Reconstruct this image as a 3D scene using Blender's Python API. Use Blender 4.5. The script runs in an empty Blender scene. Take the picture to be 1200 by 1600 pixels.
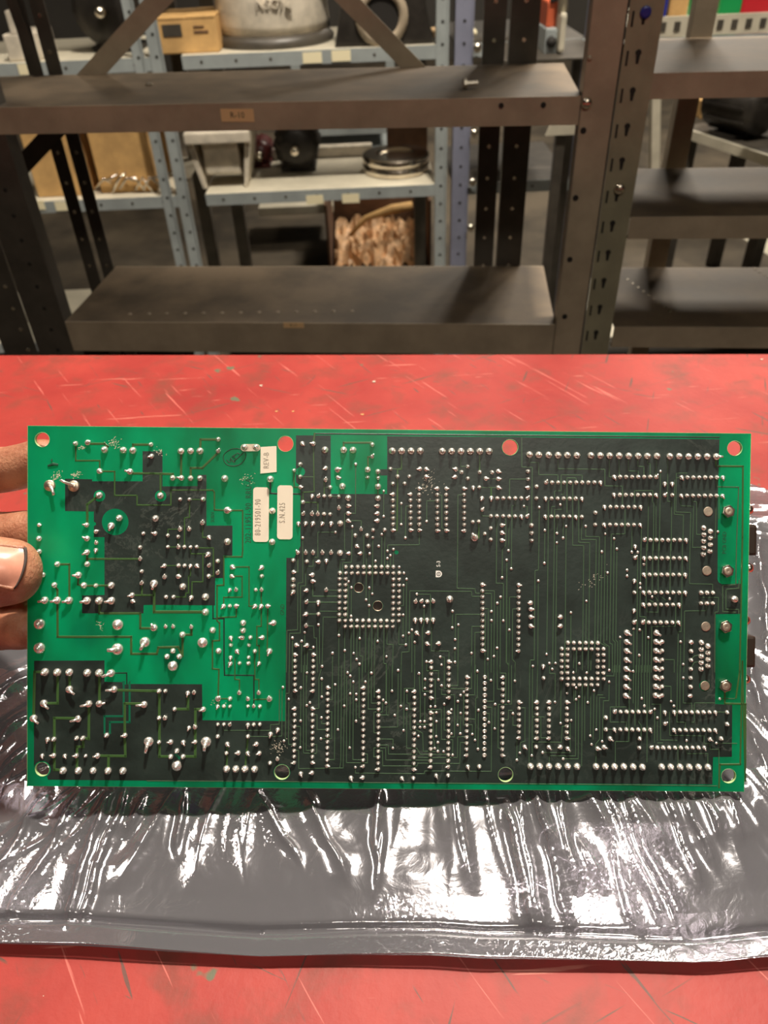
import bpy, bmesh, math, random
import numpy as np
from mathutils import Vector, Matrix, Euler
random.seed(7); rng = np.random.default_rng(7)
SC = bpy.context.scene; COL = SC.collection
R_ = math.radians; PI = math.pi
# ------------------------------------------------------------------ camera
FPX = 1200.0; TH = R_(39); RO = R_(-2.5)
Fv = Vector((0, math.cos(TH), -math.sin(TH))); R0 = Vector((1, 0, 0)); U0 = R0.cross(Fv)
Rv = R0*math.cos(RO) + U0*math.sin(RO); Uv = -R0*math.sin(RO) + U0*math.cos(RO)
CAMP = Vector((0, 0, .316))
cam = bpy.data.cameras.new('camera'); camo = bpy.data.objects.new('camera', cam); COL.objects.link(camo)
cam.sensor_fit = 'VERTICAL'; cam.sensor_height = 36; cam.lens = 36*FPX/1600
cam.clip_start = .01; cam.clip_end = 60
camo.matrix_world = Matrix(((Rv.x, Uv.x, -Fv.x, CAMP.x), (Rv.y, Uv.y, -Fv.y, CAMP.y), (Rv.z, Uv.z, -Fv.z, CAMP.z), (0, 0, 0, 1)))
cam.dof.use_dof = True; cam.dof.focus_distance = .33; cam.dof.aperture_fstop = 15
SC.camera = camo
# ------------------------------------------------------------------ world, lights, exposure
SC.view_settings.view_transform = 'Standard'; SC.view_settings.look = 'None'
SC.view_settings.gamma = 1; SC.view_settings.use_curve_mapping = False
SC.view_settings.exposure = 0.0
wd = bpy.data.worlds.new('world'); SC.world = wd; wd.use_nodes = True
wd.node_tree.nodes['Background'].inputs[0].default_value = (1.0, .88, .70, 1)
wd.node_tree.nodes['Background'].inputs[1].default_value = .15
def area(name, loc, target, sx, sy, power, col=(1, .9, .76)):
    l = bpy.data.lights.new(name, 'AREA'); l.shape = 'RECTANGLE'; l.size = sx; l.size_y = sy
    l.energy = power; l.color = col
    o = bpy.data.objects.new(name, l); COL.objects.link(o); o.location = loc
    d = Vector(target) - Vector(loc); o.rotation_euler = d.to_track_quat('-Z', 'Y').to_euler()
    return o
area('ceiling_lamp_light', (.42, 1.10, 2.75), (0, .25, .05), .26, .12, 165)
area('front_lamp_light', (.3, -1.9, 2.9), (0, .8, 0), 1.4, .3, 42)
area('aisle_lamp_light', (1.1, 1.9, 2.95), (.1, 2.4, -.3), 1.4, .2, 60)
area('far_lamp_light', (1.6, 4.6, 2.95), (1.2, 4.4, -.9), 1.4, .3, 200)
area('left_lamp_light', (-1.6, 1.5, 2.95), (-.3, 1.9, -.3), 1.2, .14, 34)
# ------------------------------------------------------------------ measuring helpers (pixel -> point on a real plane)
def ray(x, y): return Fv + Rv*((x-600)/FPX) + Uv*((800-y)/FPX)
def onz(x, y, z): d = ray(x, y); return CAMP + d*((z-CAMP.z)/d.z)
def onp(x, y, P, n): d = ray(x, y); return CAMP + d*((P-CAMP).dot(n)/d.dot(n))
def ony(x, y, D): return onp(x, y, Vector((0, D, 0)), Vector((0, 1, 0)))
# ------------------------------------------------------------------ materials
def nd(nt, t, **k):
    n = nt.nodes.new(t)
    for a, v in k.items():
        if a.startswith('i_'):
            n.inputs[a[2:].replace('_', ' ')].default_value = v
        else: setattr(n, a, v)
    return n
def pm(name, col, rough=.5, metal=0, var=0, vscale=30, bump=0, bscale=200, col2=None, rvar=0, **extra):
    m = bpy.data.materials.new(name); m.use_nodes = True; nt = m.node_tree; b = nt.nodes['Principled BSDF']
    b.inputs['Base Color'].default_value = (*col, 1); b.inputs['Roughness'].default_value = rough
    b.inputs['Metallic'].default_value = metal
    for k, v in extra.items(): b.inputs[k.replace('_', ' ')].default_value = v
    tc = nd(nt, 'ShaderNodeTexCoord')
    if var or col2:
        n = nd(nt, 'ShaderNodeTexNoise', i_Scale=vscale, i_Detail=6.0, i_Roughness=.6)
        nt.links.new(tc.outputs['Object'], n.inputs['Vector'])
        r = nd(nt, 'ShaderNodeValToRGB')
        c2 = col2 or tuple(c*(1-var) for c in col); c1 = col if col2 else tuple(min(1, c*(1+var)) for c in col)
        r.color_ramp.elements[0].color = (*c2, 1); r.color_ramp.elements[1].color = (*c1, 1)
        r.color_ramp.elements[0].position = .38; r.color_ramp.elements[1].position = .62
        nt.links.new(n.outputs['Fac'], r.inputs[0]); nt.links.new(r.outputs[0], b.inputs['Base Color'])
        if rvar:
            mr = nd(nt, 'ShaderNodeMapRange'); mr.inputs[3].default_value = rough-rvar; mr.inputs[4].default_value = rough+rvar
            nt.links.new(n.outputs['Fac'], mr.inputs[0]); nt.links.new(mr.outputs[0], b.inputs['Roughness'])
    if bump:
        n2 = nd(nt, 'ShaderNodeTexNoise', i_Scale=bscale, i_Detail=5.0)
        nt.links.new(tc.outputs['Object'], n2.inputs['Vector'])
        bp = nd(nt, 'ShaderNodeBump', i_Strength=bump, i_Distance=.001)
        nt.links.new(n2.outputs['Fac'], bp.inputs['Height']); nt.links.new(bp.outputs[0], b.inputs['Normal'])
    return m
M = {}
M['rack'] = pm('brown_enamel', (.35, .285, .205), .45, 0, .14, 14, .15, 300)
M['rack_olive'] = pm('olive_enamel', (.27, .25, .17), .45, 0, .12, 20, .1, 300)
M['rack_dark'] = pm('dark_and_shaded_enamel', (.06, .052, .042), .42, 0, .2, 20)  # for dark parts, and for shade painted onto the unlit left post
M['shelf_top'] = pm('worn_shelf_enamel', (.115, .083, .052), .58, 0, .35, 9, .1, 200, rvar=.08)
M['grey'] = pm('grey_enamel', (.30, .33, .33), .4, 0, .1, 12)
M['cream'] = pm('cream_enamel', (.52, .48, .38), .5, 0, .1, 10)
M['blue_grey'] = pm('blue_grey_enamel', (.20, .21, .28), .45, 0, .1, 12)
M['hole'] = pm('slot_black', (.012, .01, .008), .8)
M['bolt'] = pm('zinc_bolt', (.72, .66, .56), .25, 1)
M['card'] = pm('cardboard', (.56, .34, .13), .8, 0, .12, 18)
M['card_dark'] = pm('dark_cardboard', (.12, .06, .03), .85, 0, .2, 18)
M['paper'] = pm('crumpled_paper', (.55, .34, .18), .6, 0, .3, 30)
M['cast'] = pm('cast_metal', (.62, .56, .46), .6, .2, .15, 25, .4, 120)
M['iron'] = pm('dark_iron', (.03, .026, .022), .45, .4, .3, 20, .3, 90)
M['maroon'] = pm('maroon_paint', (.10, .02, .02), .35)
M['chrome'] = pm('turned_steel', (.75, .68, .58), .18, 1, .1, 40)
M['tag'] = pm('tag_paper', (.74, .50, .26), .7)
M['tag_pale'] = pm('pale_tag_paper', (.82, .74, .50), .7)
M['ink'] = pm('black_ink', (.02, .02, .02), .6)
M['green_plastic'] = pm('green_plastic', (.01, .30, .08), .4)
M['red_plastic'] = pm('red_plastic', (.50, .02, .03), .4)
M['blue_plastic'] = pm('blue_plastic', (.02, .03, .25), .4)
M['orange_plastic'] = pm('orange_plastic', (.5, .1, .04), .5)
M['concrete'] = pm('concrete', (.062, .048, .031), .75, 0, .45, 3, .3, 40)
M['wall'] = pm('painted_block', (.05, .045, .038), .8, 0, .1, 2)
M['steel_leg'] = pm('bench_frame_paint', (.05, .05, .05), .5)
# board materials
def board_mat():
    m = bpy.data.materials.new('solder_masked_fibreglass'); m.use_nodes = True; nt = m.node_tree
    b = nt.nodes['Principled BSDF']; out = nt.nodes['Material Output']
    b.inputs['Base Color'].default_value = (.003, .20, .078, 1); b.inputs['Roughness'].default_value = .32
    tc = nd(nt, 'ShaderNodeTexCoord'); mp = nd(nt, 'ShaderNodeMapping'); mp.inputs['Scale'].default_value = (34, 13, 34)
    n = nd(nt, 'ShaderNodeTexNoise', i_Scale=1.0, i_Detail=5.0)
    nt.links.new(tc.outputs['Object'], mp.inputs[0]); nt.links.new(mp.outputs[0], n.inputs['Vector'])
    r = nd(nt, 'ShaderNodeValToRGB'); e = r.color_ramp.elements
    e[0].position = .35; e[1].position = .65; e[0].color = (.006, .12, .062, 1); e[1].color = (.0005, .40, .20, 1)  # brighter green blotches stand in for light glowing through the board
    nt.links.new(n.outputs['Fac'], r.inputs[0]); nt.links.new(r.outputs[0], b.inputs['Base Color'])
    t = nd(nt, 'ShaderNodeBsdfTranslucent'); t.inputs[0].default_value = (.02, .95, .5, 1)
    mx = nd(nt, 'ShaderNodeMixShader'); mx.inputs[0].default_value = .5
    nt.links.new(b.outputs[0], mx.inputs[1]); nt.links.new(t.outputs[0], mx.inputs[2]); nt.links.new(mx.outputs[0], out.inputs[0])
    return m
M['pcb'] = board_mat()
M['pcb_edge'] = pm('raw_board_edge', (.35, .50, .22), .6)
M['pour'] = pm('masked_copper_plane', (.015, .025, .021), .40, 0, .3, 42, .06, 500, rvar=.08)
def add_scuffs(m):
    nt = m.node_tree; b = nt.nodes['Principled BSDF']; src = b.inputs['Base Color'].links[0].from_socket
    tc = nd(nt, 'ShaderNodeTexCoord'); n = nd(nt, 'ShaderNodeTexNoise', i_Scale=26.0, i_Detail=7.0, i_Distortion=.9, i_Roughness=.7); nt.links.new(tc.outputs['Object'], n.inputs['Vector'])
    a = nd(nt, 'ShaderNodeMath', operation='SUBTRACT'); a.inputs[1].default_value = .5; nt.links.new(n.outputs['Fac'], a.inputs[0])
    c = nd(nt, 'ShaderNodeMath', operation='ABSOLUTE'); nt.links.new(a.outputs[0], c.inputs[0])
    r = nd(nt, 'ShaderNodeMapRange'); r.inputs[1].default_value = .0; r.inputs[2].default_value = .02; r.inputs[3].default_value = .22; r.inputs[4].default_value = 0; nt.links.new(c.outputs[0], r.inputs[0])
    n2 = nd(nt, 'ShaderNodeTexNoise', i_Scale=9.0, i_Detail=2.0); nt.links.new(tc.outputs['Object'], n2.inputs['Vector'])
    r2 = nd(nt, 'ShaderNodeMapRange'); r2.inputs[1].default_value = .5; r2.inputs[2].default_value = .7; nt.links.new(n2.outputs['Fac'], r2.inputs[0])
    q = nd(nt, 'ShaderNodeMath', operation='MULTIPLY'); nt.links.new(r.outputs[0], q.inputs[0]); nt.links.new(r2.outputs[0], q.inputs[1])
    x = nd(nt, 'ShaderNodeMix', data_type='RGBA'); nt.links.new(q.outputs[0], x.inputs[0]); nt.links.new(src, x.inputs[6]); x.inputs[7].default_value = (.22, .24, .21, 1)
    nt.links.new(x.outputs[2], b.inputs['Base Color'])
add_scuffs(M['pour'])
M['clear'] = pm('green_mask', (.004, .12, .06), .35)
M['trace_olive'] = pm('masked_copper_trace', (.045, .105, .03), .32)
M['trace_fine'] = pm('fine_masked_trace', (.060, .115, .062), .3)
M['trace_dark'] = pm('isolation_gap', (.006, .03, .018), .4)
M['solder'] = pm('bright_solder', (.93, .90, .84), .27, .8)
M['solder_dull'] = pm('tinned_copper', (.70, .58, .46), .42, 1, .1, 900)
M['label'] = pm('cream_label', (.80, .72, .58), .6)
M['print'] = pm('grey_dot_matrix_print', (.33, .29, .23), .7)
M['white_print'] = pm('white_metal_print', (.85, .85, .80), .4)
M['silk'] = pm('etched_text', (.01, .07, .035), .5)
M['connector'] = pm('black_connector_shell', (.03, .02, .015), .35)
# bench paint
def bench_mat():
    m = bpy.data.materials.new('worn_red_bench_paint'); m.use_nodes = True; nt = m.node_tree; b = nt.nodes['Principled BSDF']
    tc = nd(nt, 'ShaderNodeTexCoord')
    def mixc(fac, a, bb):
        x = nd(nt, 'ShaderNodeMix', data_type='RGBA')
        if isinstance(fac, float): x.inputs[0].default_value = fac
        else: nt.links.new(fac, x.inputs[0])
        for i, v in ((6, a), (7, bb)):
            if isinstance(v, tuple): x.inputs[i].default_value = v
            else: nt.links.new(v, x.inputs[i])
        return x.outputs[2]
    def noise(s, d=6, scale=(1, 1, 1), rot=0, rough=.6):
        mp = nd(nt, 'ShaderNodeMapping', vector_type='TEXTURE'); mp.inputs['Scale'].default_value = tuple(1/q for q in scale); mp.inputs['Rotation'].default_value = (0, 0, rot)
        nt.links.new(tc.outputs['Object'], mp.inputs[0])
        n = nd(nt, 'ShaderNodeTexNoise', i_Distortion=.15, i_Scale=s, i_Detail=float(d), i_Roughness=rough); nt.links.new(mp.outputs[0], n.inputs['Vector'])
        return n.outputs['Fac']
    def step(v, lo, hi):
        r = nd(nt, 'ShaderNodeMapRange'); r.inputs[1].default_value = lo; r.inputs[2].default_value = hi
        nt.links.new(v, r.inputs[0]); return r.outputs[0]
    c = mixc(step(noise(9), .35, .65), (.23, .018, .015, 1), (.325, .036, .026, 1))
    c = mixc(step(noise(38, 8), .5, .72), c, (.17, .034, .022, 1))
    # long scratches: very stretched noise in several directions
    for k, (rot, s, lo, colr) in enumerate([(.5, 1.0, .68, (.10, .045, .03, 1)), (-.9, 1.3, .68, (.42, .10, .08, 1)), (1.3, 1.1, .70, (.10, .04, .03, 1)), (.1, 1.2, .69, (.42, .12, .09, 1)), (-.35, 1.4, .695, (.10, .05, .035, 1)), (2.2, 1.25, .70, (.11, .045, .035, 1))]):
        v = noise(s*2.2, 3, (4+k, 130, 1), rot, .5)
        c = mixc(step(v, lo, lo+.03), c, colr)
    c = mixc(step(noise(55, 3, rough=.5), .72, .76), c, (.10, .10, .06, 1))
    nt.links.new(c, b.inputs['Base Color']); b.inputs['Roughness'].default_value = .55; b.inputs['Specular IOR Level'].default_value = .3
    bp = nd(nt, 'ShaderNodeBump', i_Strength=.25, i_Distance=.001); nt.links.new(noise(150, 4), bp.inputs['Height']); nt.links.new(bp.outputs[0], b.inputs['Normal'])
    return m
M['bench'] = bench_mat()
def film_mat():
    m = bpy.data.materials.new('static_shielding_film'); m.use_nodes = True; nt = m.node_tree; b = nt.nodes['Principled BSDF']; out = nt.nodes['Material Output']
    b.inputs['Base Color'].default_value = (.41, .405, .44, 1); b.inputs['Metallic'].default_value = .72; b.inputs['Roughness'].default_value = .10
    b.inputs['Coat Weight'].default_value = .6; b.inputs['Coat Roughness'].default_value = .05
    tr = nd(nt, 'ShaderNodeBsdfTransparent'); tr.inputs[0].default_value = (.62, .60, .64, 1)
    mx = nd(nt, 'ShaderNodeMixShader'); mx.inputs[0].default_value = .36
    nt.links.new(b.outputs[0], mx.inputs[1]); nt.links.new(tr.outputs[0], mx.inputs[2]); nt.links.new(mx.outputs[0], out.inputs[0])
    tc = nd(nt, 'ShaderNodeTexCoord')
    n = nd(nt, 'ShaderNodeTexNoise', i_Scale=85.0, i_Detail=4.0, i_Distortion=1.2); nt.links.new(tc.outputs['Object'], n.inputs['Vector'])
    bp = nd(nt, 'ShaderNodeBump', i_Strength=.18, i_Distance=.0012); n3 = nd(nt, 'ShaderNodeTexNoise', i_Scale=330.0, i_Detail=3.0, i_Distortion=1.5); nt.links.new(tc.outputs['Object'], n3.inputs['Vector'])
    nk = nd(nt, 'ShaderNodeTexNoise', i_Scale=16.0, i_Detail=2.0); nt.links.new(tc.outputs['Object'], nk.inputs['Vector'])
    mk = nd(nt, 'ShaderNodeMapRange'); mk.inputs[1].default_value = .48; mk.inputs[2].default_value = .62; nt.links.new(nk.outputs['Fac'], mk.inputs[0])
    ml = nd(nt, 'ShaderNodeMath', operation='MULTIPLY'); nt.links.new(n3.outputs['Fac'], ml.inputs[0]); nt.links.new(mk.outputs[0], ml.inputs[1])
    bq = nd(nt, 'ShaderNodeBump', i_Strength=.3, i_Distance=.0006); nt.links.new(ml.outputs[0], bq.inputs['Height']); nt.links.new(bp.outputs[0], bq.inputs['Normal'])
    nt.links.new(n.outputs['Fac'], bp.inputs['Height']); nt.links.new(bq.outputs[0], b.inputs['Normal'])
    return m
M['film'] = film_mat()
def skin_mat():
    m = pm('weathered_skin', (.50, .235, .15), .5, 0, 0, 60, .5, 700)
    nt = m.node_tree; b = nt.nodes['Principled BSDF']
    b.inputs['Subsurface Weight'].default_value = .18; b.inputs['Subsurface Scale'].default_value = .004; b.inputs['Subsurface Radius'].default_value = (1, .4, .25)
    tc = nd(nt, 'ShaderNodeTexCoord'); n = nd(nt, 'ShaderNodeTexNoise', i_Scale=70.0, i_Detail=5.0); nt.links.new(tc.outputs['Object'], n.inputs['Vector'])
    r = nd(nt, 'ShaderNodeValToRGB'); e = r.color_ramp.elements; e[0].position = .36; e[1].position = .62
    e[0].color = (.27, .095, .052, 1); e[1].color = (.46, .215, .125, 1)
    nt.links.new(n.outputs['Fac'], r.inputs[0]); nt.links.new(r.outputs[0], b.inputs['Base Color'])
    return m
M['skin'] = skin_mat()
M['nail'] = pm('fingernail', (.60, .27, .19), .3, 0, .1, 120)
M['dirt'] = pm('grime', (.045, .03, .025), .8)
M['sleeve'] = pm('dark_cotton', (.04, .045, .06), .9, 0, .2, 200)
# ------------------------------------------------------------------ mesh helpers
class MB:
    def __init__(s): s.v = []; s.f = []
    def add(s, vs, fs):
        o = len(s.v); s.v += [tuple(v) for v in vs]; s.f += [tuple(i+o for i in f) for f in fs]; return s
    def box(s, x0, x1, y0, y1, z0, z1, mt=None):
        vs = [Vector(p) for p in ((x0, y0, z0), (x1, y0, z0), (x1, y1, z0), (x0, y1, z0), (x0, y0, z1), (x1, y0, z1), (x1, y1, z1), (x0, y1, z1))]
        if mt: vs = [mt @ v for v in vs]
        return s.add(vs, [(0, 3, 2, 1), (4, 5, 6, 7), (0, 1, 5, 4), (1, 2, 6, 5), (2, 3, 7, 6), (3, 0, 4, 7)])
    def lathe(s, prof, n=12, mt=None, cap=True):
        vs = []; fs = []
        for r, z in prof:
            for k in range(n):
                a = 2*PI*k/n; v = Vector((r*math.cos(a), r*math.sin(a), z)); vs.append(mt @ v if mt else v)
        for j in range(len(prof)-1):
            for k in range(n):
                fs.append((j*n+k, j*n+(k+1) % n, (j+1)*n+(k+1) % n, (j+1)*n+k))
        if cap: fs.append(tuple(range(n-1, -1, -1))); fs.append(tuple((len(prof)-1)*n+k for k in range(n)))
        return s.add(vs, fs)
    def tube(s, pts, r, n=8):
        pts = [Vector(p) for p in pts]; vs = []; fs = []
        rs = r if isinstance(r, (list, tuple)) else [r]*len(pts)
        for i, p in enumerate(pts):
            t = (pts[min(i+1, len(pts)-1)]-pts[max(i-1, 0)]).normalized()
            a = t.orthogonal().normalized(); 
            up = Vector((0, 0, 1)); 
            if abs(t.dot(up)) < .95: a = t.cross(up).normalized()
            b2 = t.cross(a)
            for k in range(n):
                an = 2*PI*k/n; vs.append(p+a*(rs[i]*math.cos(an))+b2*(rs[i]*math.sin(an)))
        for j in range(len(pts)-1):
            for k in range(n): fs.append((j*n+k, j*n+(k+1) % n, (j+1)*n+(k+1) % n, (j+1)*n+k))
        fs.append(tuple(range(n-1, -1, -1))); fs.append(tuple((len(pts)-1)*n+k for k in range(n)))
        return s.add(vs, fs)
    def prism(s, poly, z0, z1, mt=None):
        n = len(poly); vs = [Vector((x, y, z)) for z in (z0, z1) for x, y in poly]
        if mt: vs = [mt @ v for v in vs]
        return s.add(vs, [tuple(range(n-1, -1, -1)), tuple(range(n, 2*n))]+[(k, (k+1) % n, n+(k+1) % n, n+k) for k in range(n)])
    def build(s, name, mat, parent=None, smooth=False, bevel=0):
        me = bpy.data.meshes.new(name); me.from_pydata(s.v, [], s.f)
        bm = bmesh.new(); bm.from_mesh(me); bmesh.ops.recalc_face_normals(bm, faces=bm.faces)
        if bevel: bmesh.ops.bevel(bm, geom=bm.edges[:], offset=bevel, segments=2, affect='EDGES', profile=.6)
        bm.to_mesh(me); bm.free()
        if smooth:
            for p in me.polygons: p.use_smooth = True
        me.materials.append(mat)
        o = bpy.data.objects.new(name, me); COL.objects.link(o)
        if parent: o.parent = parent
        return o
def empty(name, loc=(0, 0, 0), rz=0):
    o = bpy.data.objects.new(name, None); COL.objects.link(o); o.location = loc; o.rotation_euler = (0, 0, rz); o.empty_display_size = .05
    return o
def tag(o, label=None, cat=None, group=None, kind=None):
    if label: o['label'] = label
    if cat: o['category'] = cat
    if group: o['group'] = group
    if kind: o['kind'] = kind
    return o
def plate(name, outline, holes, z0, z1, mat, parent=None, mt=None):
    cu = bpy.data.curves.new(name, 'CURVE'); cu.dimensions = '2D'; cu.fill_mode = 'BOTH'; cu.extrude = (z1-z0)/2
    for poly in [outline]+holes:
        sp = cu.splines.new('POLY'); sp.points.add(len(poly)-1)
        for i, (x, y) in enumerate(poly): sp.points[i].co = (x, y, 0, 1)
        sp.use_cyclic_u = True
    t = bpy.data.objects.new(name, cu); COL.objects.link(t)
    dg = bpy.context.evaluated_depsgraph_get(); dg.update()
    me = bpy.data.meshes.new_from_object(t.evaluated_get(dg)); bpy.data.objects.remove(t); bpy.data.curves.remove(cu)
    for v in me.vertices: v.co.z += (z0+z1)/2
    if mt: me.transform(mt)
    me.materials.clear(); me.materials.append(mat); me.name = name
    o = bpy.data.objects.new(name, me); COL.objects.link(o)
    if parent: o.parent = parent
    return o
def text(name, s, size, mat, mt, parent=None, ext=.00002, sx=1.0, spacing=1.0):
    cu = bpy.data.curves.new(name, 'FONT'); cu.body = s; cu.size = size; cu.extrude = ext; cu.align_x = 'CENTER'; cu.align_y = 'CENTER'; cu.space_character = spacing; cu.resolution_u = 2
    t = bpy.data.objects.new(name, cu); COL.objects.link(t)
    dg = bpy.context.evaluated_depsgraph_get(); dg.update()
    me = bpy.data.meshes.new_from_object(t.evaluated_get(dg)); bpy.data.objects.remove(t); bpy.data.curves.remove(cu)
    me.transform(mt @ Matrix.Diagonal((sx, 1, 1, 1)))
    me.materials.clear(); me.materials.append(mat)
    o = bpy.data.objects.new(name, me); COL.objects.link(o)
    if parent: o.parent = parent
    return o
def copy(o, parent=None):
    c = o.copy(); COL.objects.link(c); c.parent = parent
    for ch in list(o.children): copy(ch, c)
    return c
# ================================================================== the room
FLZ = -.90
def struct(name, mb, mat): return tag(mb.build(name, mat), kind='structure')
struct('floor', MB().box(-5, 5, -3.5, 8, FLZ-.1, FLZ), M['concrete'])
struct('ceiling', MB().box(-5, 5, -3.5, 8, 3.0, 3.1), M['wall'])
struct('wall_back', MB().box(-5, 5, 8, 8.1, FLZ, 3.0), M['wall'])
struct('wall_front', MB().box(-5, 5, -3.6, -3.5, FLZ, 3.0), M['wall'])
struct('wall_left', MB().box(-5.1, -5, -3.5, 8, FLZ, 3.0), M['wall'])
struct('wall_right', MB().box(5, 5.1, -3.5, 8, FLZ, 3.0), M['wall'])
# ================================================================== the bench
a = onz(0, 554, 0); b = onz(1200, 552, 0); dv = (b-a).normalized(); nv = Vector((dv.y, -dv.x, 0))   # nv points to the viewer
bench = empty('workbench', (a.x, a.y, FLZ)); bench.rotation_euler.z = math.atan2(dv.y, dv.x)
tag(bench, 'scratched red painted steel workbench under the bag and circuit board', 'workbench')
top = MB().box(-.75, 1.45, -.82, 0, -FLZ-.035, -FLZ).build('bench_top', M['bench'], bench, bevel=.0025)
for x in (-.68, 1.38):
    for y in (-.77, -.06): MB().box(x-.025, x+.025, y-.025, y+.025, 0, -FLZ-.035).build('leg', M['steel_leg'], bench, bevel=.002)
for y in (-.77, -.06): MB().box(-.655, 1.355, y-.012, y+.012, -FLZ-.10, -FLZ-.0355).build('apron_rail', M['steel_leg'], bench)
# small debris on the bench
cr = random.Random(3)
for i, (px, py, r, kind) in enumerate([(584, 597, 3.2, 'paper_scrap'), (566, 648, 2.6, 'metal_chip'), (408, 603, 2.4, 'paper_scrap'), (432, 643, 2.0, 'metal_chip'), (458, 643, 1.7, 'metal_chip'), (1190, 562, 2.0, 'paper_scrap'), (68, 1556, 1.8, 'paper_scrap')]):
    p = onz(px, py, 0); rr = r*p.y/1200*.9
    mb = MB(); n = 6; pl = [(rr*cr.uniform(.6, 1.2)*math.cos(2*PI*k/n)*1.4, rr*cr.uniform(.6, 1.2)*math.sin(2*PI*k/n)) for k in range(n)]
    mb.prism(pl, 0, rr*.5)
    o = mb.build(kind, M['cream'] if kind == 'paper_scrap' else M['card']); o.location = p
    L = ['tiny pale paper scrap near the bench back edge at centre', 'yellow chip on red bench just above the board top edge', 'small pale scrap on red bench left of centre', 'left of two small yellow chips above the board', 'right of two small yellow chips above the board', 'pale speck at far right back edge of bench', 'pale speck on red bench in front of the bag at left'][i]
    tag(o, L, 'debris', 'specks of debris on the bench')
# ================================================================== the near rack
A0 = onz(0, 168, .121); B0 = onz(905, 150, .121); e1 = (B0-A0).normalized(); yaw = math.atan2(e1.y, e1.x); e2 = Vector((-e1.y, e1.x, 0))
rack = empty('steel_shelving_rack', (A0.x, A0.y, FLZ), yaw)
tag(rack, 'brown enamelled steel shelving bay directly behind the red bench', 'shelving')
rackR = empty('steel_shelving_rack', (A0.x, A0.y, FLZ), yaw)
tag(rackR, 'brown steel shelving bay joined on the right of the thick slotted post', 'shelving')
Z = -FLZ+.006
def RK(px, py, d=0.0):      # pixel -> (along, height above floor) on the plane d behind the rack front
    P = onp(px, py, A0+e2*d, e2) - A0
    return P.dot(e1), P.z+.115+Z
DEP = .215
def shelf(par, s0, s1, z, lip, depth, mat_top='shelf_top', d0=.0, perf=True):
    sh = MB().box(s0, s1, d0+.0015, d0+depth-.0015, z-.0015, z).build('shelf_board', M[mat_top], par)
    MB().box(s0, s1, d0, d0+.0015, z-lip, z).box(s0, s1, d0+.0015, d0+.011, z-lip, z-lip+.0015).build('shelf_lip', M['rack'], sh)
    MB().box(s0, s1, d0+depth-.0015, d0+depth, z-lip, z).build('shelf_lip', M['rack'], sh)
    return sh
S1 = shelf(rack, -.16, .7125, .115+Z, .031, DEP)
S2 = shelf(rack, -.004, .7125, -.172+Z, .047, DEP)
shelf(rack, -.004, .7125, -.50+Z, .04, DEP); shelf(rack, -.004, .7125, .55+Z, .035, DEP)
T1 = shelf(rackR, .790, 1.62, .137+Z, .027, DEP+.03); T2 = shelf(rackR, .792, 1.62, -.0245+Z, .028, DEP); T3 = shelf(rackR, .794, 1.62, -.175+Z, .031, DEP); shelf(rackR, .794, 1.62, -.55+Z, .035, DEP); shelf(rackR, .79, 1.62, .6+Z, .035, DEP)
def keyhole(mb, x, z, y=-.0032, s=1):
    n = 10; pl = []
    for k in range(n+1):
        a = PI*1.25 - (PI*1.5)*k/n; pl.append((x+.0042*s*math.cos(a), z+.0042*s*math.sin(a)))
    pl += [(x+.0018*s, z-.0135*s), (x-.0018*s, z-.0135*s)]
    return mb.prism(pl, 0, .0006, Matrix.Translation((0, y, 0)) @ Matrix.Rotation(PI/2, 4, 'X'))
def bolt(par, x, y, z, r=.005, name='bolt', axis='y', mat='bolt'):
    mt = Matrix.Translation((x, y, z)) @ (Matrix.Rotation(PI/2, 4, 'X') if axis == 'y' else Matrix.Identity(4))
    return MB().lathe([(r, 0), (r, .3*r), (r*.8, .6*r), (r*.3, .8*r)], 10, mt).build(name, M[mat], par, True)
# right post : a flat flange with bolts, then a folded flange with slots and keyholes
pz0, pz1 = 0.0, 1.6
post = MB().box(.7135, .7505, -.0030, -.0006, pz0, pz1).box(.7135, .716, -.0006, .03, pz0, pz1).build('post', M['rack'], rack, bevel=.0004)
MB().box(.7495, .7525, -.0012, .03, pz0, pz1).build('post_seam', M['hole'], post)
post2 = MB().box(.7527, .778, -.0046, -.002, pz0, pz1).box(.778, .7905, -.0022, .0002, pz0, pz1).box(.788, .7905, .0, .03, pz0, pz1).build('post', M['rack_olive'], rackR, bevel=.0005)
# slots and keyholes
_o = MB().box(.7565, .7590, -.0050, -.0047, -.009, .006).build('slot', M['hole']); SLOT = _o.data; bpy.data.objects.remove(_o)
_m = MB(); keyhole(_m, .7695, .004, -.0048, .8); _o = _m.build('keyhole', M['hole']); KEY = _o.data; bpy.data.objects.remove(_o)
ys = [27, 83, 138, 194, 247, 292, 343, 391, 436, 480, 521]
zs = [RK(960, y)[1] for y in ys]; pitch = (zs[0]-zs[-1])/10
allz = [zs[0]-pitch*k for k in range(-16, 28)]
for z in allz:
    if z < .05 or z > 1.55: continue
    for nm, me_ in (('slot', SLOT), ('keyhole', KEY)):
        o = bpy.data.objects.new(nm, me_); COL.objects.link(o); o.parent = post2; o.location = (0, 0, z)
for px, py, r in ((916, 160, .0065),):
    s, z = RK(px, py); bolt(rack, s, -.003, z, r)
s, z = RK(921, 90); bolt(rack, s, -.003, z, .003, mat='rack')
for px, py in ((911, 203), (899, 308), (890, 404), (882, 493)):
    s, z = RK(px, py); MB().lathe([(.0036, 0), (.0036, .0008)], 12, Matrix.Translation((s, -.003, z)) @ Matrix.Rotation(PI/2, 4, 'X')).build('bolt_hole', M['hole'], rack)
s, z = RK(967, 293); bolt(rackR, s, -.0048, z, .0068)
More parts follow.
